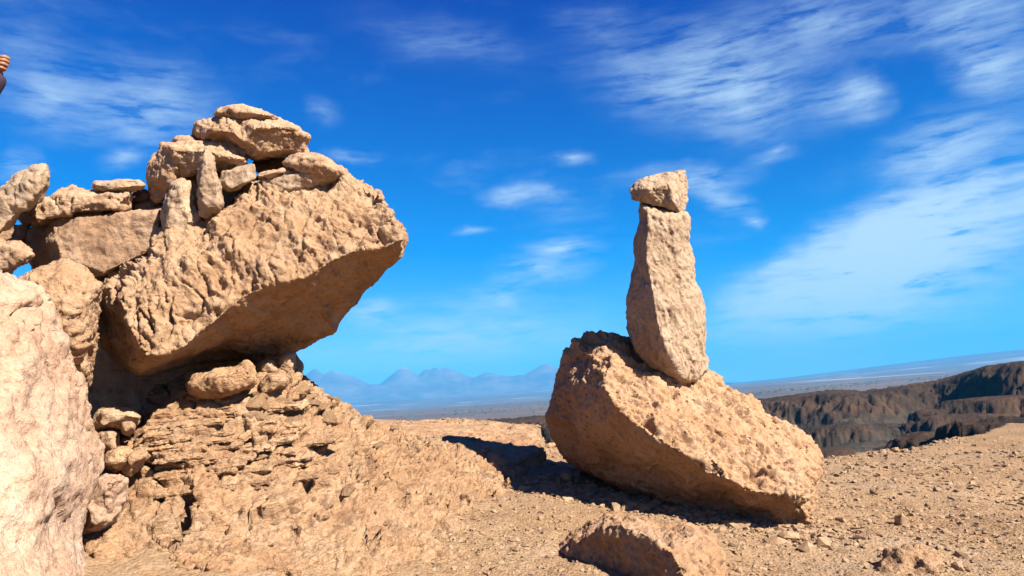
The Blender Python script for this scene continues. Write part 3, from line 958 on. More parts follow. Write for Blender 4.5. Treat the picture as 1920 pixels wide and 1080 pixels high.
# layered outcrop ----------------------------------------------------
def d_outcrop(p, n):
    v = p - CAM; d_ = v @ FWD
    px = 960 + FPX * (v @ RIGHT) / d_; py = 540 - FPX * (v @ UP) / d_
    zone = (1 - sst(560, 690, px)) * (1 - sst(890, 990, py))   # clean bedding here, more broken elsewhere
    off, j = strata(p, BED, ALONG, 0.055, 0.19, 3, 0.025)
    off2, j2 = strata(p, BED, ALONG, 0.026, 0.11, 13, 0.018, 0.5)
    q = p + 0.03 * np.stack([perlin(p * 7, 1), perlin(p * 7 + 9, 2), perlin(p * 7 + 19, 3)], 1)
    steep = 1 - sst(0.55, 0.9, n[:, 2])
    d = 0.03 * fbm(p * 2.6, 44, 3)
    d += (0.25 + 0.75 * zone) * steep * (0.032 * off + 0.014 * off2 - 0.055 * j - 0.016 * j2)
    rub = 1 - zone
    s = squash(q, BED, 2.2)
    d += rub * (0.026 * facets(s, 5.0, 46) + 0.018 * facets(s, 11, 47) - 0.045 * cracks(s, 3.6, 48, 0.05) * sst(-0.3, 0.3, fbm(p * 2, 49, 2)))
    d += rub * 0.03 * terr(fbm(s * 5, 57, 3, 0.5), 4, 0.15)
    d += 0.006 * fbm(p * 24, 50, 4, 0.65)
    sq = squash(q, BED, 3.0)
    d -= 0.035 * grooves(sq * 3.2, 81, 0.09) * sst(-0.15, 0.25, fbm(p * 2.4, 82, 2)) + 0.02 * grooves(sq * 7.5, 83, 0.12) * sst(-0.2, 0.2, fbm(p * 4, 84, 2))
    d -= rub * 0.03 * grooves(squash(q, ALONG, 1.6) * 4, 85, 0.07) * sst(-0.05, 0.3, fbm(p * 2.2 + 9, 86, 2))
    # joints that can be seen from the camera's side, set as planes in the rock
    for (a, b, wdt, dep) in JOINTS:
        A, B = at(*a), at(*b)
        AB = B - A; t = np.clip(((p - A) @ AB) / (AB @ AB), 0, 1)
        r = p - (A + t[:, None] * AB)
        r = r - np.outer(r @ FWD, FWD) * 0.85
        dist = np.sqrt((r * r).sum(1)) + 0.008 * fbm(p * 14, 55, 2)
        d -= dep * (1 - sst(wdt * 0.4, wdt, dist))
    for (c, rx, ry, dep) in HOLES:
        A = at(*c); r = p - A
        e = ((r @ RIGHT) / rx) ** 2 + ((r @ UP) / ry) ** 2 + ((r @ FWD) / 0.3) ** 2 + 0.35 * fbm(p * 9, 56, 2)
        b = ((r @ RIGHT) / (rx * 1.2)) ** 2 + (((r @ UP) - ry * 1.3) / (ry * 0.8)) ** 2 + ((r @ FWD) / 0.3) ** 2
        d += 0.02 * np.exp(-b)
    return d


def step_beds(strength, t=0.07, seed=0):
    def post(P, N):
        v = P - CAM; d_ = v @ FWD
        px = 960 + FPX * (v @ RIGHT) / d_; py = 540 - FPX * (v @ UP) / d_
        zone = (1 - sst(540, 660, px)) * (1 - sst(880, 960, py))
        q = P + 0.035 * np.stack([perlin(P * 8, 91), perlin(P * 8 + 9, 92), perlin(P * 8 + 19, 93)], 1)
        F1, F2, idn, rel = worley(squash(q, BED, 0.45) * 3.6, 94 + seed)
        h = (P @ BED) / t + 1.6 * _R[idn, 0] + 0.45 * fbm(P * 2.2, 95 + seed, 2) + 0.10 * fbm(P * 20, 96, 2)
        f = np.floor(h); r = h - f
        hq = f + sst(0.5, 0.97, r)
        amt = strength * (1 - 0.7 * zone) * (1 - 0.75 * sst(940, 1020, py)) * sst(-0.45, 0.15, fbm(P * 2.0 + 4, 97 + seed, 2))
        P = P + np.outer((hq - h) * t * amt, BED)
        gap = (1 - sst(0, 0.09, F2 - F1)) * 0.012 * amt
        P = P - N * gap[:, None]
        for (c, rx, ry, dep) in HOLES:
            r = P - at(*c)
            e = ((r @ RIGHT) / rx) ** 2 + ((r @ UP) / ry) ** 2 + ((r @ FWD) / 0.35) ** 2 + 0.15 * fbm(P * 6, 56, 2)
            P = P + np.outer((1 - sst(0.25, 1.05, e)) * 0.11, FWD)
        return P
    return post


JOINTS = [((437, 752, 3.2), (470, 828, 3.12), 0.020, 0.12), ((556, 850, 3.05), (585, 905, 3.0), 0.034, 0.16), ((585, 905, 3.0), (655, 935, 3.02), 0.024, 0.12), ((470, 828, 3.12), (480, 850, 3.08), 0.016, 0.08), ((690, 868, 3.5), (760, 880, 3.8), 0.02, 0.06), ((730, 905, 3.45), (800, 912, 3.7), 0.018, 0.06),
          ((290, 860, 2.95), (300, 945, 2.9), 0.018, 0.09), ((335, 925, 2.85), (358, 1000, 2.8), 0.035, 0.14), ((408, 855, 3.0), (412, 905, 2.95), 0.012, 0.05),
          ((290, 905, 2.9), (440, 890, 3.0), 0.010, 0.035), ((380, 845, 3.02), (560, 820, 3.1), 0.010, 0.03)]
HOLES = [((693, 1012, 2.72), 0.085, 0.036, 0.075)]
K = [(276, 748, 3.7), (300, 720, 3.75), (352, 696, 3.72), (420, 690, 3.72), (490, 690, 3.7), (535, 680, 3.74), (556, 694, 3.78), (582, 712, 3.82), (606, 738, 3.88), (622, 746, 3.92), (642, 758, 4.0), (664, 770, 4.15), (692, 790, 4.5), (760, 806, 4.9), (850, 832, 5.15), (930, 856, 5.3),
     (975, 880, 5.05), (960, 915, 4.55), (920, 955, 3.98), (905, 1000, 3.5), (900, 1050, 3.15), (880, 1110, 2.9), (850, 1150, 2.78), (500, 1160, 2.4), (160, 1150, 2.36), (120, 1060, 2.62), (150, 985, 2.78), (192, 935, 2.92), (210, 880, 3.05), (222, 840, 3.2), (250, 800, 3.4), (262, 775, 3.55)]
KI = [(300, 770, 3.36), (280, 830, 3.12), (290, 880, 3.02), (260, 940, 2.9), (240, 1000, 2.72), (220, 1080, 2.5), (360, 740, 3.4), (430, 745, 3.3), (500, 735, 3.38), (540, 720, 3.5), (380, 800, 3.16), (470, 800, 3.16), (560, 790, 3.3),
      (350, 880, 2.98), (450, 880, 3.0), (540, 870, 3.08), (620, 850, 3.3), (680, 840, 3.7), (740, 850, 4.15), (820, 865, 4.45), (600, 930, 3.0), (680, 920, 3.22), (760, 930, 3.55), (840, 930, 3.9), (820, 975, 3.45), (380, 960, 2.8), (480, 960, 2.83), (560, 990, 2.74),
      (660, 1000, 2.74), (760, 1010, 2.9), (840, 1040, 2.95), (400, 1060, 2.5), (560, 1070, 2.52), (720, 1080, 2.6), (610, 780, 3.6), (650, 800, 3.8)]
rock('layered_outcrop', K, KI, thick=0.6, back=0.8, mid=0.3, voxel=0.0076, smooth=0, disp=d_outcrop, post=step_beds(1.0), mat='outcrop',
     label='cracked thin-bedded sandstone outcrop holding up the overhanging block', cat='outcrop')

# ledge in the middle ------------------------------------------------
rock('rock_ledge', [(620, 800, 6.6), (700, 791, 6.8), (780, 787, 7.0), (850, 785, 7.1), (930, 789, 7.0), (1003, 798, 6.7), (1009, 825, 5.9), (1014, 852, 5.35), (1012, 885, 5.25), (960, 905, 5.0), (880, 905, 4.9), (790, 895, 4.7), (700, 870, 4.6), (640, 830, 5.2)],
     [(1008, 848, 5.3), (970, 852, 5.15), (920, 838, 5.25), (860, 824, 5.4), (800, 816, 5.5), (740, 813, 5.6), (940, 870, 5.0), (860, 862, 4.95), (780, 850, 4.95), (700, 840, 5.0)],
     thick=0.9, back=0.8, mid=0.3, voxel=0.013, smooth=2, push=(0, 0, -0.35), mat='outcrop', post=step_beds(0.8, 0.1, 5),
     disp=lambda p, n: d_rough(1.1, 61)(p, n) * (1 - 0.65 * sst(0.6, 0.95, n[:, 2])) - 0.03 * strata(p, BED, ALONG, 0.06, 0.25, 6)[1] * (1 - sst(0.5, 0.9, n[:, 2])),
     label='low flat rock ledge with a broken edge behind the outcrop', cat='ledge')


# pitted boulder, standing stone, cap ---------------------------------
def d_boulder(p, n):
    ax = at(1450, 850, 3.9) - at(1180, 720, 4.2)
    q = p + 0.04 * np.stack([perlin(p * 5, 1), perlin(p * 5 + 9, 2), perlin(p * 5 + 19, 3)], 1)
    lit = sst(-0.15, 0.25, n @ S)
    d = 0.026 * fbm(p * 2.4, 65, 4) + 0.012 * facets(q, 5, 66)
    s = squash(q, ax, 0.55)
    d -= (0.25 + 0.75 * lit) * (0.026 * grooves(s * 7, 60, 0.10) * sst(-0.1, 0.3, fbm(p * 3, 61, 2)) + 0.018 * grooves(s * 16, 62, 0.13) * sst(-0.1, 0.3, fbm(p * 4 + 5, 59, 2)))
    rgh = 0.5 + 0.5 * lit
    d += rgh * (0.035 * terr(fbm(squash(q, ax, 0.75) * 6, 64, 4, 0.55), 5) + 0.016 * terr(fbm(s * 15, 63, 3, 0.6), 3))
    d += rgh * (0.011 * ridged(s * 13, 67, 3) + 0.010 * facets(s, 14, 68) + 0.006 * fbm(p * 26, 69, 3, 0.6))
    d -= 0.046 * rgh * pits(s, 9, 70, 0.45, 0.06, 0.36) + 0.026 * rgh * pits(s, 19, 71, 0.5, 0.06, 0.38)
    # a broken, deeply pitted belt along the lower front edge
    A, B = at(1175, 785, 3.95), at(1500, 930, 3.75)
    AB = B - A; t = np.clip(((p - A) @ AB) / (AB @ AB), 0, 1)
    r = np.linalg.norm(p - (A + t[:, None] * AB), axis=1)
    belt = 1 - sst(0.05, 0.2, r)
    d -= 0.075 * belt * pits(s, 11, 72, 0.7, 0.1, 0.5) - 0.02 * belt * facets(s, 11, 73)
    return d


B = [(1076, 643, 4.75), (1111, 631, 4.72), (1147, 625, 4.7), (1184, 636, 4.7), (1230, 650, 4.7), (1290, 672, 4.68), (1329, 694, 4.64), (1369, 729, 4.58), (1427, 764, 4.5), (1480, 791, 4.42), (1520, 818, 4.34), (1540, 849, 4.26), (1533, 884, 4.1), (1521, 907, 3.98), (1524, 938, 3.9), (1511, 978, 3.9), (1486, 996, 3.92),
     (1444, 987, 4.0), (1400, 973, 4.08), (1347, 963, 4.15), (1284, 946, 4.25), (1240, 936, 4.32), (1191, 915, 4.42), (1129, 889, 4.6), (1089, 867, 4.75), (1058, 844, 4.85), (1042, 813, 4.85), (1027, 778, 4.85), (1036, 738, 4.85), (1049, 693, 4.82), (1058, 664, 4.8)]
BI = [(1148, 668, 4.36), (1136, 700, 4.22), (1138, 735, 4.1), (1164, 773, 4.02), (1190, 792, 3.98), (1240, 826, 3.9), (1300, 862, 3.84), (1369, 902, 3.76), (1409, 922, 3.73), (1470, 930, 3.72), (1508, 925, 3.74),
      (1240, 730, 4.22), (1340, 800, 4.08), (1430, 850, 3.98), (1490, 880, 3.9), (1200, 690, 4.4), (1300, 740, 4.36), (1400, 790, 4.25), (1470, 830, 4.15),
      (1080, 720, 4.5), (1075, 790, 4.5), (1110, 830, 4.36), (1180, 850, 4.22), (1260, 890, 4.14), (1360, 930, 4.02), (1450, 960, 3.92)]
nb = len(B)
rock('fallen_boulder', B, BI, [list(range(nb, nb + 11))], thick=0.7, back=0.75, mid=0.4, voxel=0.0075, smooth=0, disp=d_boulder, mat='boulder', push=(0, 0, -0.1),
     label='large pitted boulder lying on the gravel with a stone pillar standing on it', cat='boulder')


def d_pillar(p, n):
    q = p + 0.03 * np.stack([perlin(p * 6, 1), perlin(p * 6 + 9, 2), perlin(p * 6 + 19, 3)], 1)
    s = squash(q, UP * 0.9 - RIGHT * 0.25, 0.5)
    return 0.012 * fbm(p * 3, 75, 3) + 0.004 * facets(s, 9, 76) + 0.011 * terr(fbm(s * 8, 74, 4, 0.55), 4) + 0.006 * ridged(s * 20, 77, 3) - 0.012 * pits(s, 22, 78, 0.35, 0.06, 0.4) + 0.004 * fbm(p * 30, 79, 3, .6)


N_ = [(1203, 384, 4.42), (1238, 391, 4.4), (1274, 401, 4.42), (1287, 403, 4.46), (1290, 426, 4.46), (1287, 455, 4.46), (1300, 490, 4.46), (1303, 528, 4.46), (1313, 542, 4.46), (1321, 581, 4.46), (1319, 618, 4.46), (1317, 662, 4.46), (1326, 676, 4.48), (1324, 693, 4.46), (1307, 711, 4.4), (1287, 718, 4.36), (1250, 701, 4.38), (1222, 688, 4.42), (1196, 660, 4.46),
      (1180, 618, 4.48), (1176, 561, 4.48), (1182, 520, 4.48), (1193, 495, 4.48), (1193, 455, 4.48), (1201, 418, 4.46)]
NI = [(1216, 405, 4.33), (1212, 450, 4.32), (1212, 490, 4.31), (1222, 540, 4.28), (1232, 600, 4.25), (1248, 655, 4.26), (1280, 706, 4.3),
      (1272, 412, 4.36), (1270, 455, 4.36), (1280, 500, 4.36), (1285, 550, 4.36), (1292, 600, 4.36), (1294, 650, 4.36), (1298, 690, 4.36), (1200, 560, 4.39), (1200, 620, 4.39)]
nn = len(N_)
rock('standing_stone', N_, NI, [list(range(nn, nn + 7)), list(range(nn + 7, nn + 14))], thick=0.3, back=0.7, voxel=0.0065, smooth=2, disp=d_pillar, mat='grey', push=(0, 0, 0.02),
     label='tall upright stone pillar balanced on the pitted boulder', cat='standing stone')
rock('cap_stone', [(1181, 357, 4.44), (1191, 343, 4.45), (1220, 329, 4.46), (1284, 319, 4.46), (1289, 349, 4.46), (1287, 383, 4.46), (1279, 404, 4.42), (1240, 387, 4.4), (1203, 380, 4.42), (1187, 373, 4.43)],
     [(1215, 355, 4.34), (1255, 345, 4.36), (1262, 378, 4.34)], thick=0.22, back=0.7, voxel=0.0055, smooth=2, disp=d_stone(0.16, 0.5, 81), mat='grey',
     label='wedge-shaped stone balanced on top of the tall pillar', cat='stone')

rock('foreground_rock', [(1036, 1050, 3.2), (1048, 1025, 3.2), (1074, 1001, 3.2), (1106, 980, 3.2), (1150, 971, 3.2), (1190, 973, 3.18), (1235, 985, 3.16), (1290, 988, 3.1), (1337, 1008, 3.0), (1356, 1045, 2.88), (1358, 1100, 2.75), (1330, 1170, 2.62), (1180, 1190, 2.85), (1060, 1170, 3.05), (1038, 1100, 3.15)],
     [(1064, 1034, 3.06), (1104, 1002, 2.96), (1160, 983, 2.84), (1210, 1000, 2.72), (1258, 1034, 2.58), (1290, 1092, 2.48), (1150, 1070, 2.87), (1095, 1070, 2.99), (1225, 1090, 2.69), (1325, 1040, 2.68), (1290, 1012, 2.8)], [[15, 16, 17, 18, 19, 20]],
     thick=0.4, back=0.8, voxel=0.0072, smooth=0, disp=lambda p, n: d_stone(0.3, 1.0, 85)(p, n) - 0.014 * pits(p, 20, 86, 0.3, 0.06, 0.4), mat='boulder', label='half-buried rock with a shaded front at the bottom edge', cat='rock')
rock('low_rock', [(1640, 1062, 3.0), (1670, 1040, 3.08), (1700, 1026, 3.14), (1725, 1022, 3.16), (1762, 1042, 3.1), (1795, 1072, 2.98), (1800, 1110, 2.85), (1720, 1130, 2.8), (1650, 1110, 2.85)],
     [(1705, 1040, 3.02), (1740, 1052, 2.95), (1690, 1065, 2.96), (1760, 1085, 2.86)], thick=0.3, back=0.9, voxel=0.0065, disp=d_rough(0.75, 87, 1.1, 1.2, 12), mat='outcrop',
     label='low weathered rock with a dark hollow in the gravel at lower right', cat='rock')

# ------------------------------------------------------------------ piled stones
def stone(name, outline, d, bulge=0.07, thick=0.22, seed=0, amp=0.6, mat='pile', voxel=0.0074, ridge=None, inner=(), back=0.75, disp=None, push=(0, 0, 0), nocut=False, **kw):
    """one stone of the pile: outline in photo pixels at a depth, bulging towards the viewer"""
    out = [(x, y, d) if len(q) == 0 else (x, y, q[0]) for x, y, *q in outline]
    cx = sum(p[0] for p in out) / len(out); cy = sum(p[1] for p in out) / len(out)
    out = [(cx + (x - cx) * 1.05, cy + (y - cy) * 1.05, z) for x, y, z in out]
    ring = False
    if not inner:
        cx = sum(p[0] for p in out) / len(out); cy = sum(p[1] for p in out) / len(out)
        rnd = random.Random(seed)
        ring = True
        inner = [(cx + (p[0] - cx) * 0.74 + rnd.uniform(-2, 2), cy + (p[1] - cy) * 0.74 + rnd.uniform(-2, 2), d - bulge * rnd.uniform(0.8, 1.1)) for p in out[::2]]
    ext = math.sqrt((max(p[0] for p in out) - min(p[0] for p in out)) * (max(p[1] for p in out) - min(p[1] for p in out))) / FPX * d
    rid = [[len(out) + k for k in range(len(inner))] + [len(out)]] if ring else (ridge or [])
    return rock(name, out, inner, rid, thick=thick, back=back, voxel=voxel, smooth=0, disp=disp or d_stone(min(ext, 0.35), 0.3 + 0.45 * amp, seed), mat=mat, push=push, cuts=0 if nocut else seed, **kw)


PILE = 'stones piled on the left rocks'
stone('block_stone', [(60, 440), (72, 420), (90, 407), (108, 404), (150, 405), (230, 396), (300, 395), (308, 430), (300, 470), (270, 490), (235, 505), (195, 530), (150, 525), (120, 500), (90, 510), (68, 508), (57, 470)], 3.74,
      inner=[(110, 410, 3.55), (200, 403, 3.56), (298, 400, 3.58), (300, 470, 3.56), (262, 488, 3.54), (190, 518, 3.52), (150, 512, 3.51), (118, 494, 3.50), (106, 450, 3.51)],
      ridge=[[17, 18, 19, 20, 21, 22, 23, 24, 25, 17]], thick=0.5, seed=101, amp=0.3, voxel=0.008,
      label='big square-cut block under the flat slab on the upper left', cat='block', group=PILE)
stone('flat_stone', [(43, 400), (55, 380), (85, 375), (100, 378), (112, 360), (135, 354), (160, 362), (215, 360), (262, 358), (262, 380), (240, 394), (180, 398), (110, 404), (75, 424), (58, 426), (45, 415)], 3.64, bulge=0.09, thick=0.35, seed=102, amp=0.8, voxel=0.007,
      label='long flat slab lying on the square-cut block', cat='slab', group=PILE)
stone('thin_stone', [(168, 347), (185, 340), (205, 341), (225, 337), (258, 339), (269, 347), (262, 354), (235, 358), (210, 363), (185, 357)], 3.64, bulge=0.05, thick=0.2, seed=103, amp=0.5, mat='grey',
      label='thin pale slab lying on the long flat slab', cat='slab', group=PILE)
stone('wedge_stone', [(245, 372), (252, 358), (275, 355), (290, 372), (285, 382), (255, 384)], 3.88, bulge=0.05, thick=0.15, seed=104, amp=0.45, label='small dark stone tucked against the big cairn rock', cat='stone', group=PILE)
stone('wedge_stone', [(243, 386), (262, 378), (290, 377), (306, 382), (303, 396), (262, 397), (245, 398)], 3.86, bulge=0.05, thick=0.15, seed=105, amp=0.45, label='small flat stone between the square-cut block and the cairn', cat='stone', group=PILE)
stone('leaning_stone', [(-60, 470), (-70, 420), (-20, 380), (0, 357), (30, 330), (60, 316), (82, 311), (89, 325), (84, 350), (70, 375), (55, 390), (38, 398), (20, 420), (0, 432), (-30, 470)], 3.4, bulge=0.06, thick=0.18, seed=106, amp=0.45, mat='grey', nocut=True,
      label='pointed slab leaning out of the left edge of the picture', cat='slab', group=PILE)
stone('dark_stone', [(-60, 440), (0, 424), (20, 422), (57, 428), (58, 450), (50, 458), (30, 455), (0, 470), (-60, 480)], 3.75, bulge=0.02, thick=0.3, seed=107, amp=0.5, label='shaded stone under the leaning slab at the left edge', cat='stone', group=PILE)
stone('craggy_rock', [(-120, 470), (-40, 450), (0, 455), (8, 462), (35, 455), (55, 462), (57, 478), (45, 492), (25, 500), (8, 520), (0, 530), (-60, 560), (-120, 540)], 3.3, bulge=0.1, thick=0.35, seed=108, amp=0.9, label='craggy rock with a cracked front at the left edge', cat='rock', group=PILE)

# the cairn on the overhanging block
CAIRN = 'stones of the cairn on the overhanging block'
stone('cairn_foot_stone', [(418, 394), (440, 372), (470, 345), (500, 335), (545, 322), (600, 322), (640, 322), (600, 350), (520, 366), (460, 392), (430, 402)], 3.66, bulge=0.05, thick=0.35, seed=110, amp=0.6, mat='grey',
      label='broad sloping slab at the foot of the cairn', cat='slab', group=CAIRN)
stone('upright_stone', [(305, 438), (306, 405), (312, 375), (322, 346), (340, 340), (356, 345), (362, 365), (368, 395), (374, 412), (366, 425), (340, 438), (315, 441)], 3.50, bulge=0.07, thick=0.2, seed=111, amp=0.55, mat='grey',
      label='broad upright stone propping the left side of the cairn', cat='stone', group=CAIRN)
stone('slender_stone', [(374, 400), (373, 370), (372, 330), (377, 305), (385, 282), (391, 279), (397, 295), (404, 320), (412, 350), (418, 384), (412, 395), (396, 402), (383, 407)], 3.46, bulge=0.05, thick=0.13, seed=112, amp=0.45, mat='grey',
      label='slender upright stone standing in front of the cairn', cat='stone', group=CAIRN)
stone('large_cairn_rock', [(284, 330), (284, 308), (300, 290), (312, 268), (330, 264), (350, 270), (372, 264), (386, 262), (410, 264), (440, 272), (462, 284), (468, 298), (462, 310), (440, 322), (415, 322), (370, 322), (340, 332), (315, 362), (305, 376), (292, 370), (286, 350)], 3.72,
      inner=[(316, 272, 3.62), (335, 290, 3.56), (370, 290, 3.55), (372, 316, 3.58), (410, 290, 3.56), (445, 298, 3.58), (320, 325, 3.62), (298, 340, 3.66), (350, 270, 3.66)], thick=0.4, seed=113, amp=0.85, voxel=0.006,
      label='large rough rock forming the left shoulder of the cairn', cat='rock', group=CAIRN)
stone('inner_stone', [(315, 345), (330, 325), (380, 318), (440, 325), (485, 330), (480, 352), (440, 385), (400, 408), (370, 425), (325, 425)], 3.82, bulge=0.03, thick=0.2, seed=114, amp=0.5, label='shaded stone inside the cairn behind the upright stones', cat='stone', group=CAIRN)
stone('small_block', [(410, 335), (414, 322), (440, 318), (470, 309), (478, 314), (478, 333), (468, 340), (450, 352), (430, 361), (412, 352)], 3.56, bulge=0.06, thick=0.2, seed=115, amp=0.4, mat='grey',
      label='small angular block beside the slender upright stone', cat='block', group=CAIRN)
stone('upper_cairn_rock', [(373, 258), (374, 232), (392, 228), (412, 224), (425, 214), (440, 217), (452, 226), (475, 222), (510, 224), (535, 234), (556, 242), (573, 256), (566, 268), (556, 288), (540, 294), (510, 292), (488, 299), (470, 296), (455, 280), (435, 272), (400, 264), (380, 262)], 3.72,
      inner=[(432, 226, 3.62), (440, 250, 3.58), (400, 245, 3.62), (452, 262, 3.60), (480, 240, 3.58), (530, 250, 3.58), (490, 275, 3.62), (535, 278, 3.64)], thick=0.4, seed=116, amp=0.8, voxel=0.006,
      label='large rock crowning the cairn with a hollowed underside', cat='rock', group=CAIRN)
stone('topmost_stone', [(405, 217), (408, 205), (420, 199), (450, 197), (475, 203), (500, 210), (520, 219), (514, 227), (495, 226), (470, 222), (450, 222), (436, 214), (415, 222)], 3.7, bulge=0.05, thick=0.22, seed=117, amp=0.5,
      label='flat stone lying on the very top of the cairn', cat='stone', group=CAIRN)
stone('pebble', [(324, 264), (330, 256), (350, 255), (365, 256), (367, 265), (350, 270), (332, 270)], 3.74, bulge=0.04, thick=0.1, seed=118, amp=0.35, mat='grey', label='small pale stone resting on the large left cairn rock', cat='stone', group=CAIRN)
stone('prop_stone', [(548, 296), (556, 280), (566, 262), (572, 268), (581, 290), (570, 294), (558, 300)], 3.85, bulge=0.03, thick=0.12, seed=119, amp=0.4, label='tilted stone propping the right end of the cairn top', cat='stone', group=CAIRN)
stone('shoulder_stone', [(533, 305), (548, 293), (570, 288), (600, 292), (616, 300), (632, 312), (642, 324), (630, 330), (590, 328), (560, 326), (540, 316)], 3.66, bulge=0.08, thick=0.3, seed=120, amp=0.7, label='rounded rough stone on the right shoulder of the cairn', cat='stone', group=CAIRN)
stone('back_stone', [(476, 318), (474, 300), (500, 297), (530, 296), (540, 302), (545, 316), (520, 322), (490, 324)], 3.95, bulge=0.03, thick=0.2, seed=121, amp=0.4, label='dark stone in the gap under the cairn top', cat='stone', group=CAIRN)
stone('chip_stone', [(478, 332), (490, 324), (510, 320), (532, 316), (545, 322), (530, 330), (500, 335), (482, 339)], 3.62, bulge=0.04, thick=0.12, seed=122, amp=0.4, label='thin chip of rock lying below the gap in the cairn', cat='stone', group=CAIRN)

stone('cave_back_rock', [(120, 640), (180, 560), (300, 600), (420, 640), (545, 662), (556, 690), (540, 740), (400, 780), (280, 830), (130, 850)], 4.35, bulge=0.1, thick=0.7, seed=130, amp=0.8, voxel=0.02,
      label='shaded rock closing the back of the cave under the overhang', cat='rock')
# under the overhang and around the cave
UNDER = 'stones wedged under the overhanging block'
stone('wedged_block', [(354, 722), (366, 705), (400, 697), (440, 688), (468, 676), (478, 690), (482, 710), (470, 724), (440, 738), (405, 750), (378, 748), (360, 736)], 3.3, bulge=0.1, thick=0.3, seed=131, amp=0.7, mat='outcrop',
      label='rough oblong block wedged under the middle of the overhang', cat='block', group=UNDER)
stone('wedged_stone', [(486, 735), (490, 715), (505, 702), (528, 696), (540, 706), (536, 722), (520, 736), (500, 742)], 3.42, bulge=0.06, thick=0.25, seed=132, amp=0.6, mat='outcrop', label='angular stone right of the wedged oblong block', cat='stone', group=UNDER)
stone('support_stone', [(520, 700), (522, 676), (535, 662), (552, 660), (553, 690), (552, 708), (538, 706)], 3.72, bulge=0.04, thick=0.25, seed=133, amp=0.5, label='dark support stone at the right end under the overhang', cat='stone', group=UNDER)
stone('wedged_stone', [(484, 700), (482, 684), (496, 676), (515, 678), (520, 695), (505, 704)], 3.65, bulge=0.04, thick=0.2, seed=134, amp=0.5, label='shaded rounded stone in the gap under the overhang', cat='stone', group=UNDER)
stone('cave_mouth_stone', [(182, 800), (180, 780), (188, 768), (215, 766), (245, 770), (262, 782), (255, 796), (238, 806), (200, 808)], 3.2, bulge=0.07, thick=0.4, seed=135, amp=0.5, label='flat shaded stone at the mouth of the dark cave', cat='stone', group=UNDER)
stone('cave_pebble', [(228, 806), (230, 794), (242, 790), (252, 796), (252, 808), (244, 816), (234, 815)], 3.1, bulge=0.05, thick=0.1, seed=136, amp=0.3, label='small round stone below the flat cave stone', cat='stone', group=UNDER)
stone('cave_stone', [(176, 835), (180, 812), (205, 806), (222, 818), (222, 842), (200, 850)], 3.15, bulge=0.05, thick=0.2, seed=137, amp=0.5, label='shaded stone beneath the flat cave stone', cat='stone', group=UNDER)
stone('angular_stone', [(193, 872), (198, 852), (215, 842), (238, 840), (248, 846), (240, 864), (228, 878), (210, 885)], 2.98, bulge=0.07, thick=0.18, seed=138, amp=0.5, mat='outcrop', label='angular stone lodged below the cave mouth', cat='stone', group=UNDER)
stone('split_stone', [(232, 872), (240, 856), (255, 842), (270, 840), (275, 858), (262, 878), (246, 892), (235, 888)], 2.99, bulge=0.06, thick=0.18, seed=139, amp=0.55, mat='outcrop', label='splintered stone leaning on the layered outcrop', cat='stone', group=UNDER)
stone('smooth_boulder', [(138, 1000), (142, 968), (160, 935), (182, 905), (205, 885), (226, 884), (236, 905), (234, 935), (222, 965), (205, 985), (180, 1002), (155, 1012)], 2.75, bulge=0.12, thick=0.35, seed=140, amp=0.6, mat='wall', voxel=0.006,
      label='smooth pale boulder at the foot of the sunlit rock face', cat='boulder', group=UNDER)

# ------------------------------------------------------------------ things placed on the built ground
bpy.context.view_layer.update()
DG = bpy.context.evaluated_depsgraph_get()


def hit(px, py):
    """where a sight line from the camera meets the built place: point, normal, object name"""
    v = FWD + RIGHT * ((px - 960.0) / FPX) + UP * ((540.0 - py) / FPX)
    o = Vector(CAM)
    v = Vector(v).normalized()
    for _ in range(4):
        ok, loc, nor, _i, ob, _m = scene.ray_cast(DG, o, v)
        if not ok: return None
        if ob.name != 'haze': return np.array(loc), np.array(nor), ob.name.split('.')[0]
        o = loc + v * 1e-3
    return None


def chunk(seed, n=22, flat=0.6, rough=0.16):
    """an angular broken stone, about one unit across, resting on z = 0"""
    r = np.random.default_rng(seed)
    v = r.normal(size=(n, 3)); v /= np.linalg.norm(v, axis=1)[:, None]
    v *= (1 - rough * r.random(n))[:, None] * 0.5
    v *= np.array([1.0, r.uniform(0.6, 0.9), flat * r.uniform(0.75, 1.2)])
    bm = bmesh.new()
    for p in v: bm.verts.new(p)
    bmesh.ops.convex_hull(bm, input=bm.verts)
    bmesh.ops.delete(bm, geom=[x for x in bm.verts if not x.link_faces], context='VERTS')
    bmesh.ops.triangulate(bm, faces=bm.faces)
    bm.verts.index_update()
    V = np.array([x.co[:] for x in bm.verts]); F = np.array([[x.index for x in f.verts] for f in bm.faces])
    bm.free()
    V[:, 2] -= V[:, 2].min() * 0.7
    return V, F


CHUNKS = [chunk(900 + k, 16 + k, [0.75, 0.5, 0.35, 0.62][k % 4]) for k in range(10)]
CHUNK_ME = [mesh_np('stone', V, F, False) for V, F in CHUNKS]
for me in CHUNK_ME: me.materials.append(MAT['stone'])


def place_words(px, py, zone):
    if zone == 0:
        if py < 880: return 'by the gravel rim towards the right edge' if px > 1740 else 'by the gravel rim nearer the boulder'
        if px > 1760: return 'low down at the right edge' if py > 985 else 'half way up the right edge'
        return 'around the low weathered rock' if py > 985 else 'on the gravel right of the boulder'
    if zone == 1:
        return 'in shadow left of the pitted boulder' if px < 1120 else ('under the middle of the pitted boulder' if px < 1330 else 'under the right end of the pitted boulder')
    if zone == 2:
        return 'just right of the half-buried rock' if px < 1450 else 'just left of the low weathered rock'
    return 'on bare ground towards the outcrop' if px < 970 else 'on bare ground towards the pitted boulder'


ORD = ['first', 'second', 'third', 'fourth', 'fifth', 'sixth', 'seventh', 'eighth', 'ninth', 'tenth', 'eleventh', 'twelfth', 'thirteenth', 'fourteenth', 'fifteenth', 'sixteenth', 'seventeenth', 'eighteenth', 'nineteenth', 'twentieth']


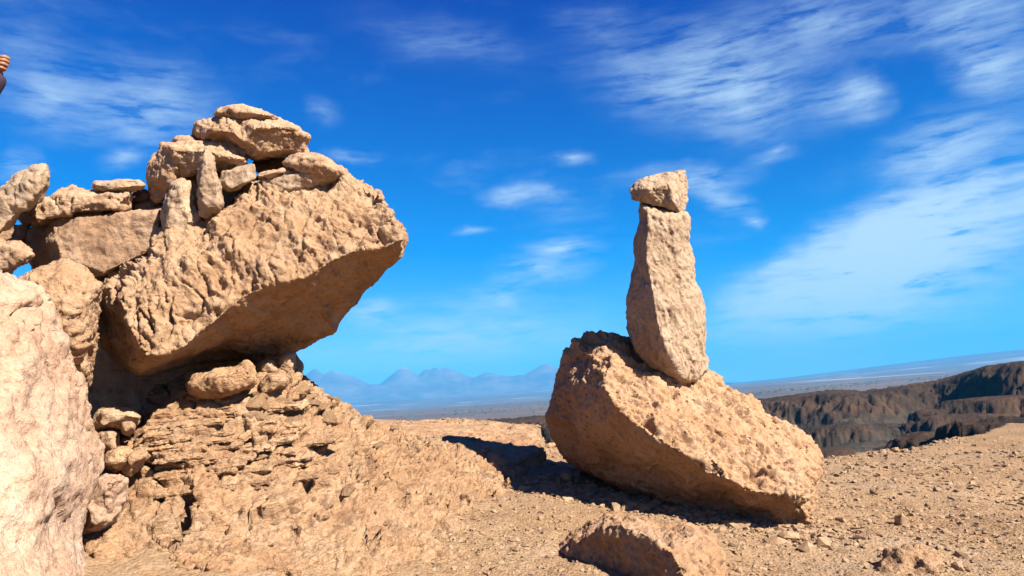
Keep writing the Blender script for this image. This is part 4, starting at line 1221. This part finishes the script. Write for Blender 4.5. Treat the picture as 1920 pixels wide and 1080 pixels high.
def put_stone(p, size, rnd, label, group, name='loose_stone', tilt=0.25, cat='stone'):
    ob = link(name, CHUNK_ME[rnd.randrange(len(CHUNK_ME))], label=label, cat=cat, group=group)
    ob.location = (p[0], p[1], p[2] - 0.12 * size)
    ob.rotation_euler = (rnd.uniform(-tilt, tilt), rnd.uniform(-tilt, tilt), rnd.uniform(0, 6.283))
    ob.scale = (size, size * rnd.uniform(0.8, 1.15), size * rnd.uniform(0.75, 1.15))
    return ob


def scatter():
    rnd = random.Random(5)
    zones = [  # photo area to look at, how many, size range (m), label
        (lambda: (rnd.uniform(1545, 1915), rnd.uniform(800, 1075)), 120, (0.022, 0.085), 'small tan stone scattered on the gravel slope right of the pitted boulder', 'stones on the right-hand gravel'),
        (lambda: ((t := rnd.random()), (1000 + 520 * t + rnd.uniform(-25, 25), 905 + 110 * t + rnd.uniform(-22, 26)))[1], 90, (0.035, 0.14), 'angular stone in the rubble along the foot of the pitted boulder', 'rubble at the foot of the pitted boulder'),
        (lambda: (rnd.uniform(1330, 1620), rnd.uniform(995, 1075)), 40, (0.025, 0.07), 'small stone lying between the half-buried rock and the low weathered rock', 'stones between the two foreground rocks'),
        (lambda: (rnd.uniform(890, 1060), rnd.uniform(905, 1075)), 36, (0.018, 0.055), 'small stone on the bare ground between outcrop and pitted boulder', 'stones on the bare ground in the middle'),
    ]
    big = {}
    for zi, (fn, n, (a, b), lab, grp) in enumerate(zones):
        k = tries = 0
        while k < n and tries < n * 6:
            tries += 1
            px, py = fn()
            h = hit(px, py)
            if h is None or h[2] != 'ground': continue
            size = (a + (b - a) * rnd.random() ** 2.2) * (1.0 if np.linalg.norm(h[0] - CAM) < 6 else 1.25)
            rel = (size - a) / (b - a)
            kind = 'largish angular stone ' if rel > 0.45 else ('small stone ' if rel > 0.12 else 'tiny stone ')
            pw = place_words(px, py, zi)
            ob = put_stone(h[0], size, rnd, kind + pw, grp)
            if rel > 0.45: big.setdefault(pw, []).append((px, ob))
            k += 1
    for pw, lst in big.items():
        lst.sort(key=lambda x: x[0])
        for k, (px, ob) in enumerate(lst[:20]):
            if len(lst) > 1: ob['label'] = ORD[k] + ' from the left of the largish stones ' + pw
    # stones that stand out
    for (px, py, sz, lab) in [
        (1690, 984, 0.125, 'peaked stone with a sharp shadow on the gravel right of the boulder'),
        (1577, 978, 0.075, 'dark-sided stone just right of the boulder foot'),
        (1752, 916, 0.085, 'dark leaning stone in the middle of the right-hand gravel'),
        (1680, 846, 0.14, 'left of the rounded stones at the rim of the gravel slope'),
        (1697, 847, 0.10, 'middle of the rounded stones at the rim of the gravel slope'),
        (1709, 845, 0.14, 'right of the rounded stones at the rim of the gravel slope'),
        (1367, 984, 0.16, 'large rubble block under the lower edge of the boulder'),
        (1308, 966, 0.12, 'shaded rubble block tucked under the middle of the boulder'),
        (1545, 1022, 0.11, 'reddish stone in front of the right end of the boulder'),
        (1478, 1010, 0.12, 'pale stone under the right tip of the boulder'),
        (1121, 938, 0.09, 'pale stone lit at the edge of the boulder shadow'),
        (1081, 930, 0.075, 'pale flat stone left of the boulder at the edge of its shadow'),
        (1033, 838, 0.17, 'sunlit stone in the gap between ledge and boulder'),
        (965, 1015, 0.07, 'flat pale stone on the bare ground in front of the boulder'),
        (985, 1022, 0.055, 'little pale stone on the bare ground beside a flat one'),
        (1905, 893, 0.12, 'long pale stone near the right edge of the picture'),
    ]:
        h = hit(px, py)
        if h is None: continue
        put_stone(h[0], sz, rnd, lab, None, 'single_stone', 0.2)


def gravel():
    r = np.random.default_rng(11)
    n = 46000
    az = np.radians(r.uniform(-16, 38, n)); rad = np.exp(r.uniform(math.log(2.2), math.log(9.5), n))
    x, y = rad * np.sin(az), rad * np.cos(az)
    q = np.stack([x, y, x * 0], 1)
    keep = (rad < edge_r(az) + 0.1) & (r.random(n) < 0.35 + 0.65 * sst(-0.5, 0.4, fbm(q * 1.3, 91, 3)))
    x, y, rad = x[keep], y[keep], rad[keep]
    A, B2 = at(985, 900, 4.8), at(1540, 1012, 3.72)
    tt = r.random(2600)
    xr = A[0] + (B2[0] - A[0]) * tt + r.normal(0, 0.17, 2600); yr = A[1] + (B2[1] - A[1]) * tt + r.normal(0, 0.17, 2600)
    x = np.concatenate([x, xr]); y = np.concatenate([y, yr]); rad = np.concatenate([rad, np.hypot(xr, yr)])
    z = ground_z(x, y)
    n = len(x)
    big = np.concatenate([np.zeros(n - 2600), 0.006 + 0.03 * r.random(2600) ** 2])
    size = big + (0.009 + 0.038 * r.random(n) ** 4) * np.clip(rad / 4.0, 0.8, 1.7)
    Vs, Fs, base = [], [], 0
    which = r.integers(0, 6, n); rot = r.uniform(0, 6.283, n)
    small = [chunk(700 + k, 8, 0.55) for k in range(6)]
    for k in range(6):
        V, F = small[k]
        m = np.where(which == k)[0]
        c, s_ = np.cos(rot[m]), np.sin(rot[m])
        P = V[None] * size[m][:, None, None]
        X = P[..., 0] * c[:, None] - P[..., 1] * s_[:, None] + x[m][:, None]
        Y = P[..., 0] * s_[:, None] + P[..., 1] * c[:, None] + y[m][:, None]
        Z = P[..., 2] + z[m][:, None] - 0.1 * size[m][:, None]
        Vs.append(np.stack([X, Y, Z], 2).reshape(-1, 3))
        Fs.append((F[None] + (np.arange(len(m)) * len(V))[:, None, None] + base).reshape(-1, 3))
        base += len(m) * len(V)
    me = mesh_np('gravel', np.vstack(Vs), np.vstack(Fs), False)
    link('gravel', me, MAT['gravel'], kind='stuff', label='loose tan gravel strewn over the ground', cat='gravel')


def bedding_slabs():
    """the slabs one can tell apart in the bedded face: parts of the outcrop"""
    par = bpy.data.objects['layered_outcrop']
    rnd = random.Random(17)
    rows = 13
    al = ALONG / np.linalg.norm(ALONG); bd = BED - al * (BED @ al); bd /= np.linalg.norm(bd)
    for k in range(rows):
        y0 = 768 + k * 12.2
        x = rnd.uniform(268, 290) + (10 if k > 7 else 0)
        xe = 560 - rnd.uniform(0, 70)
        while x < xe:
            w = rnd.uniform(40, 125)
            xc = 437 + (y0 - 752) * 0.43                       # the open joint through the upper beds
            if y0 < 835 and x < xc < x + w: w = max(xc - x - 4, 8)
            if rnd.random() < 0.86 and w > 18:
                cx = x + w / 2; cy = y0 - 0.11 * (cx - 400) + rnd.uniform(-1.5, 1.5)
                h = hit(cx, cy)
                if h is not None and h[2] == 'layered_outcrop':
                    p = h[0]; d = (p - CAM) @ FWD
                    W = w / FPX * d * 0.96; H = rnd.uniform(8.5, 12.5) / FPX * d; D = 0.06
                    nrm = -FWD * 0.9 - RIGHT * 0.1
                    nrm = nrm - al * (nrm @ al) - bd * (nrm @ bd); nrm /= np.linalg.norm(nrm)
                    out = rnd.uniform(0.006, 0.034)
                    V, F = [], []
                    for sz in (0, 1):
                        for (sx, sy) in ((-1, -1), (1, -1), (1, 1), (-1, 1)):
                            j = [rnd.uniform(-0.12, 0.12) for _ in range(3)]
                            V.append(p + al * (sx + j[0] * 0.5) * W / 2 + bd * (sy + j[1]) * H / 2 + nrm * (out * (1 + j[2] * 3) if sz else -D))
                    F = [(3, 2, 1, 0), (4, 5, 6, 7), (0, 1, 5, 4), (1, 2, 6, 5), (2, 3, 7, 6), (3, 0, 4, 7)]
                    me, P = remesh(np.array(V), F, 0.005, 0)
                    N = normals(me, P)
                    sd = rnd.randrange(1000)
                    off, jn = strata(P, BED, ALONG, 0.014, 0.09, sd, 0.02, 0.4)
                    P = P + N * (0.005 * off - 0.007 * jn + 0.010 * terr(fbm(P * 15, sd, 3, 0.6), 3) + 0.004 * fbm(P * 36, sd + 1, 3))[:, None]
                    ob = finish('rock_layer', me, P, MAT['outcrop'])
                    loc = ob.location.copy()
                    ob.parent = par; ob.location = loc - par.location
            x += w + (9 if (y0 < 835 and abs(x + w + 4 - xc) < 1) else rnd.uniform(0, 4))


bedding_slabs()


def fragments():
    """flaky broken pieces standing proud of the outcrop's slopes: parts of the outcrop"""
    rnd = random.Random(23)
    meshes = []
    for k in range(12):
        V, F = chunk(300 + k, 15 + k % 5, 0.45)
        me = mesh_np('fragment', V, F, False); me.materials.append(MAT['outcrop']); meshes.append(me)
    al = Vector(ALONG).normalized(); bd = Vector(BED); bd = (bd - al * bd.dot(al)).normalized(); fw = al.cross(bd)
    R0 = Matrix((al, -fw, bd)).transposed()
    if R0.determinant() < 0: R0 = Matrix((al, fw, bd)).transposed()
    for nm, (x0, x1, y0, y1), n, (a, b) in (('layered_outcrop', (475, 700, 692, 800), 48, (0.05, 0.15)), ('layered_outcrop', (480, 960, 690, 990), 70, (0.03, 0.10)), ('layered_outcrop', (190, 520, 890, 1075), 30, (0.02, 0.06)), ('rock_ledge', (720, 1010, 800, 890), 30, (0.04, 0.13))):
        par = bpy.data.objects[nm]; k = t = 0
        while k < n and t < n * 5:
            t += 1
            h = hit(rnd.uniform(x0, x1), rnd.uniform(y0, y1))
            if h is None or h[2] != nm: continue
            size = a + (b - a) * rnd.random() ** 1.8
            ob = bpy.data.objects.new('fragment', meshes[rnd.randrange(12)]); COL.objects.link(ob)
            tl = 0.55 if b > 0.14 else 0.15
            m = Matrix.Rotation(rnd.uniform(-tl, tl), 3, 'X') @ Matrix.Rotation(rnd.uniform(-tl, tl), 3, 'Y') @ R0 @ Matrix.Rotation(rnd.uniform(0, 6.28), 3, 'Z')
            ob.parent = par
            ob.rotation_euler = m.to_euler()
            ob.location = Vector(h[0]) - Vector(h[1]) * size * 0.22 - par.location
            ob.scale = (size * rnd.uniform(0.8, 1.4), size, size * rnd.uniform(0.6, 1.1))
            k += 1


fragments()
scatter()
gravel()


def oasis():
    rnd = random.Random(3)
    bands = [((600, 762), (1040, 749), 3.0, 420), ((640, 777), (900, 770), 4.0, 90), ((640, 790), (760, 784), 2.5, 60), ((830, 772), (1040, 760), 4.5, 200), ((1400, 738), (1640, 718), 2.2, 300), ((1600, 722), (1860, 697), 2.0, 240), ((1380, 728), (1560, 716), 2.0, 80),
             ((900, 757), (1040, 753), 3.0, 200)]
    Vs, Fs, base = [], [], 0
    forms = [chunk(500 + k, 12, 0.8, 0.4) for k in range(5)]
    for (p0, p1, sp, n) in bands:
        for _ in range(n):
            t = rnd.random()
            a, s0 = az_slope(p0[0] + (p1[0] - p0[0]) * t, p0[1] + (p1[1] - p0[1]) * t + rnd.gauss(0, sp))
            if s0 > -0.008: continue
            r = (PLAIN_Z - CAM[2]) / s0
            if r > 17000 or r < 3500: continue
            V, F = forms[rnd.randrange(5)]
            w = rnd.uniform(14, 60); c, s_ = math.cos(t * 50), math.sin(t * 50)
            P = V * np.array([w, w * 0.8, rnd.uniform(9, 20)])
            P = np.stack([P[:, 0] * c - P[:, 1] * s_ + r * math.sin(a), P[:, 0] * s_ + P[:, 1] * c + r * math.cos(a), P[:, 2] + PLAIN_Z], 1)
            Vs.append(P); Fs.append(F + base); base += len(V)
    me = mesh_np('oasis_trees', np.vstack(Vs), np.vstack(Fs), False)
    link('oasis_trees', me, plain_mat('oasis_foliage', (0.045, 0.06, 0.03)), kind='stuff', label='dark strip of far-off oasis trees on the plain', cat='trees')


oasis()


# ------------------------------------------------------------------ the person just outside the frame, one fist in view
def skinned(name, joints, bones, mat, parent=None, sub=2):
    """joints: {key: (point, radius)}; bones: key pairs; the first joint is the root"""
    keys = list(joints)
    me = bpy.data.meshes.new(name)
    me.from_pydata([tuple(joints[k][0]) for k in keys], [(keys.index(a), keys.index(b)) for a, b in bones], [])
    ob = bpy.data.objects.new(name, me); COL.objects.link(ob)
    md = ob.modifiers.new('s', 'SKIN'); md.use_smooth_shade = True
    sv = me.skin_vertices[0].data
    for i, k in enumerate(keys):
        r = joints[k][1]
        sv[i].radius = r if isinstance(r, tuple) else (r, r)
        sv[i].use_root = (i == 0)
    ss = ob.modifiers.new('u', 'SUBSURF'); ss.levels = sub; ss.render_levels = sub
    m2 = bpy.data.meshes.new_from_object(ob.evaluated_get(bpy.context.evaluated_depsgraph_get()))
    bpy.data.objects.remove(ob); bpy.data.meshes.remove(me)
    m2.polygons.foreach_set('use_smooth', np.full(len(m2.polygons), True))
    m2.name = name
    return link(name, m2, mat, parent)


def person():
    Rt, Uw, Bk = np.array([1.0, 0, 0]), np.array([0, 0, 1.0]), np.array([0, -1.0, 0])
    H = at(5, 116, 3.95)                                  # knuckle line of the raised fist
    fx, fy = H[0] - 0.52, H[1] + 0.10
    gz = float(ground_z(fx, fy)[0])
    sh = min(gz + 1.43, H[2] - 0.35)
    c = np.array([fx, fy, 0.0])
    def P(x, y, z): return c + np.array([x, y, 0]) + np.array([0, 0, z * (sh / 1.43 - gz / 1.43) + gz])
    skin_c = plain_mat('sun_tanned_skin', (0.27, 0.115, 0.05), 0.55)
    root = bpy.data.objects.new('person', None); COL.objects.link(root)
    root.location = (fx, fy, gz)
    root['label'] = 'person in a dark purple top raising a fist at the left edge'; root['category'] = 'person'
    wrist = H - Rt * 0.018 - Uw * 0.095
    elbow = P(0.30, -0.10, 1.30)
    elbow[2] = wrist[2] - 0.24
    elbow[0] = wrist[0] - 0.16
    rs = P(0.19, 0, 1.42)
    J = {'pelvis': (P(0, 0, .95), .13), 'waist': (P(0, 0, 1.10), .12), 'chest': (P(0, 0, 1.30), (.16, .12)), 'neckbase': (P(0, 0, 1.45), .07), 'neck': (P(0, -.01, 1.52), .055), 'jaw': (P(0, -.03, 1.60), .078), 'head': (P(0, -.01, 1.68), .098), 'crown': (P(0, .01, 1.76), .07),
         'nose': (P(0.0, -.125, 1.64), .016),
         'shr': (rs, .06), 'elr': (elbow, .043), 'wrr': (wrist, .027), 'palm': (H - Rt * 0.035 - Uw * 0.03, (.036, .026)),
         'shl': (P(-.19, 0, 1.42), .06), 'ell': (P(-.24, .02, 1.13), .043), 'wrl': (P(-.24, -.06, .88), .027), 'handl': (P(-.24, -.08, .79), .035),
         'hr': (P(.10, 0, .88), .085), 'kr': (P(.11, -.01, .48), .058), 'ar': (P(.11, .03, .08), .04), 'fr': (P(.12, -.14, .035), .035),
         'hl': (P(-.10, 0, .88), .085), 'kl': (P(-.11, -.01, .48), .058), 'al': (P(-.11, .03, .08), .04), 'fl': (P(-.12, -.14, .035), .035)}
    Bn = [('pelvis', 'waist'), ('waist', 'chest'), ('chest', 'neckbase'), ('neckbase', 'neck'), ('neck', 'jaw'), ('jaw', 'head'), ('head', 'crown'), ('jaw', 'nose'), ('chest', 'shr'), ('shr', 'elr'), ('elr', 'wrr'), ('wrr', 'palm'),
          ('chest', 'shl'), ('shl', 'ell'), ('ell', 'wrl'), ('wrl', 'handl'), ('pelvis', 'hr'), ('hr', 'kr'), ('kr', 'ar'), ('ar', 'fr'), ('pelvis', 'hl'), ('hl', 'kl'), ('kl', 'al'), ('al', 'fl')]
    body = skinned('body', J, Bn, skin_c)
    # fingers of the fist, each its own curled chain rooted in the palm, joined to the body mesh
    bm = bmesh.new(); bm.from_mesh(body.data)
    L = [0.92, 1.0, 0.95, 0.8]
    chains = []
    for i in range(4):
        o = H - Uw * (0.0185 * i) + Uw * 0.012 + Rt * (0.004, 0.0, -0.004, -0.010)[i]
        chains.append(([o - Rt * 0.03, o, o + (Rt * 0.034 + Bk * 0.004) * L[i], o + (Rt * 0.030 + Bk * 0.034) * L[i], o + (Rt * 0.004 + Bk * 0.040) * L[i]], [.012, .0125, .012, .0105, .009]))
    tb = H - Rt * 0.05 + Uw * 0.0
    chains.append(([tb, tb + Bk * 0.03 + Uw * 0.012, tb + Rt * 0.03 + Bk * 0.045 + Uw * 0.012, tb + Rt * 0.055 + Bk * 0.05 + Uw * 0.002], [.014, .013, .0115, .0095]))
    for pts, rad in chains:
        tmp = skinned('finger', {k: (p, r) for k, (p, r) in enumerate(zip(pts, rad))}, [(k, k + 1) for k in range(len(pts) - 1)], skin_c)
        bm.from_mesh(tmp.data); bpy.data.objects.remove(tmp)
    bm.to_mesh(body.data); bm.free()
    parts = [body]
    cloth = plain_mat('dark_purple_fabric', (0.02, 0.007, 0.02), 0.9)
    gro = lambda k, e: (J[k][0], tuple(x + e for x in J[k][1]) if isinstance(J[k][1], tuple) else J[k][1] + e)
    JJ = {k: gro(k, .034 if k in ('waist', 'pelvis', 'chest') else .016) for k in ('waist', 'pelvis', 'chest', 'neckbase', 'shr', 'elr', 'shl', 'ell', 'wrl')}
    JJ['hem'] = (P(0, 0, .86), (.19, .15))
    JJ['wrr'] = (wrist + (wrist - elbow) * 0.12, .040)
    parts.append(skinned('jacket', JJ, [('hem', 'pelvis'), ('pelvis', 'waist'), ('waist', 'chest'), ('chest', 'neckbase'), ('chest', 'shr'), ('shr', 'elr'), ('elr', 'wrr'), ('chest', 'shl'), ('shl', 'ell'), ('ell', 'wrl')], cloth))
    def chain(name, pts, mat):
        return skinned(name, {k: p for k, p in enumerate(pts)}, [(k, k + 1) for k in range(len(pts) - 1)], mat)

    def joined(name, obs, mat):
        bm = bmesh.new()
        for o in obs: bm.from_mesh(o.data)
        me = bpy.data.meshes.new(name); bm.to_mesh(me); bm.free()
        for o in obs: bpy.data.objects.remove(o)
        return link(name, me, mat)
    tm = plain_mat('grey_trouser_fabric', (0.06, 0.06, 0.07))
    parts.append(joined('trousers', [chain('leg', [(P(.045 * g, 0, 1.02), .10), (P(.085 * g, 0, .88), .105), (P(.105 * g, -.01, .68), .088), (P(.11 * g, -.015, .48), .068), (P(.11 * g, .01, .27), .06), (P(.11 * g, .03, .09), .05)], tm) for g in (1, -1)], tm))
    sm = plain_mat('brown_shoe_leather', (0.05, 0.03, 0.018), 0.6)
    for g in (1, -1):
        parts.append(chain('shoe', [(P(.11 * g, .06, .045), .044), (P(.115 * g, -.04, .042), .044), (P(.12 * g, -.13, .035), .038), (P(.122 * g, -.17, .032), .03)], sm))

    def blob(name, c, rad, mat, cut=None):
        bm = bmesh.new(); bmesh.ops.create_icosphere(bm, subdivisions=3, radius=1.0)
        for v in bm.verts:
            n = v.co.copy()
            v.co = Vector((n.x * rad[0], n.y * rad[1], n.z * rad[2])) + Vector(c)
        if cut is not None:                               # keep what is above / behind the hairline
            bmesh.ops.delete(bm, geom=[v for v in bm.verts if cut(v.co)], context='VERTS')
        me = bpy.data.meshes.new(name); bm.to_mesh(me); bm.free()
        me.polygons.foreach_set('use_smooth', np.full(len(me.polygons), True))
        return link(name, me, mat)
    hm = plain_mat('dark_hair', (0.02, 0.014, 0.01), 0.6)
    hc = P(0, .012, 1.70)
    parts.append(blob('hair', hc, (.108, .118, .12), hm, lambda co: co.y < hc[1] - 0.03 and co.z < hc[2] + 0.045 or co.z < hc[2] - 0.10))
    em = plain_mat('dark_eye', (0.02, 0.015, 0.012), 0.3)
    for g in (1, -1):
        parts.append(blob('eye', P(.034 * g, -.098, 1.672), (.014, .010, .009), em))
    parts.append(blob('mouth', P(0, -.106, 1.598), (.024, .008, .007), plain_mat('lips', (0.22, 0.07, 0.05), 0.5)))
    for g in (1, -1):
        parts.append(blob('ear', P(.098 * g, .0, 1.66), (.014, .022, .034), skin_c))
    for p in parts:
        p.parent = root
        p.matrix_parent_inverse = Matrix.Translation(-root.location)


person()
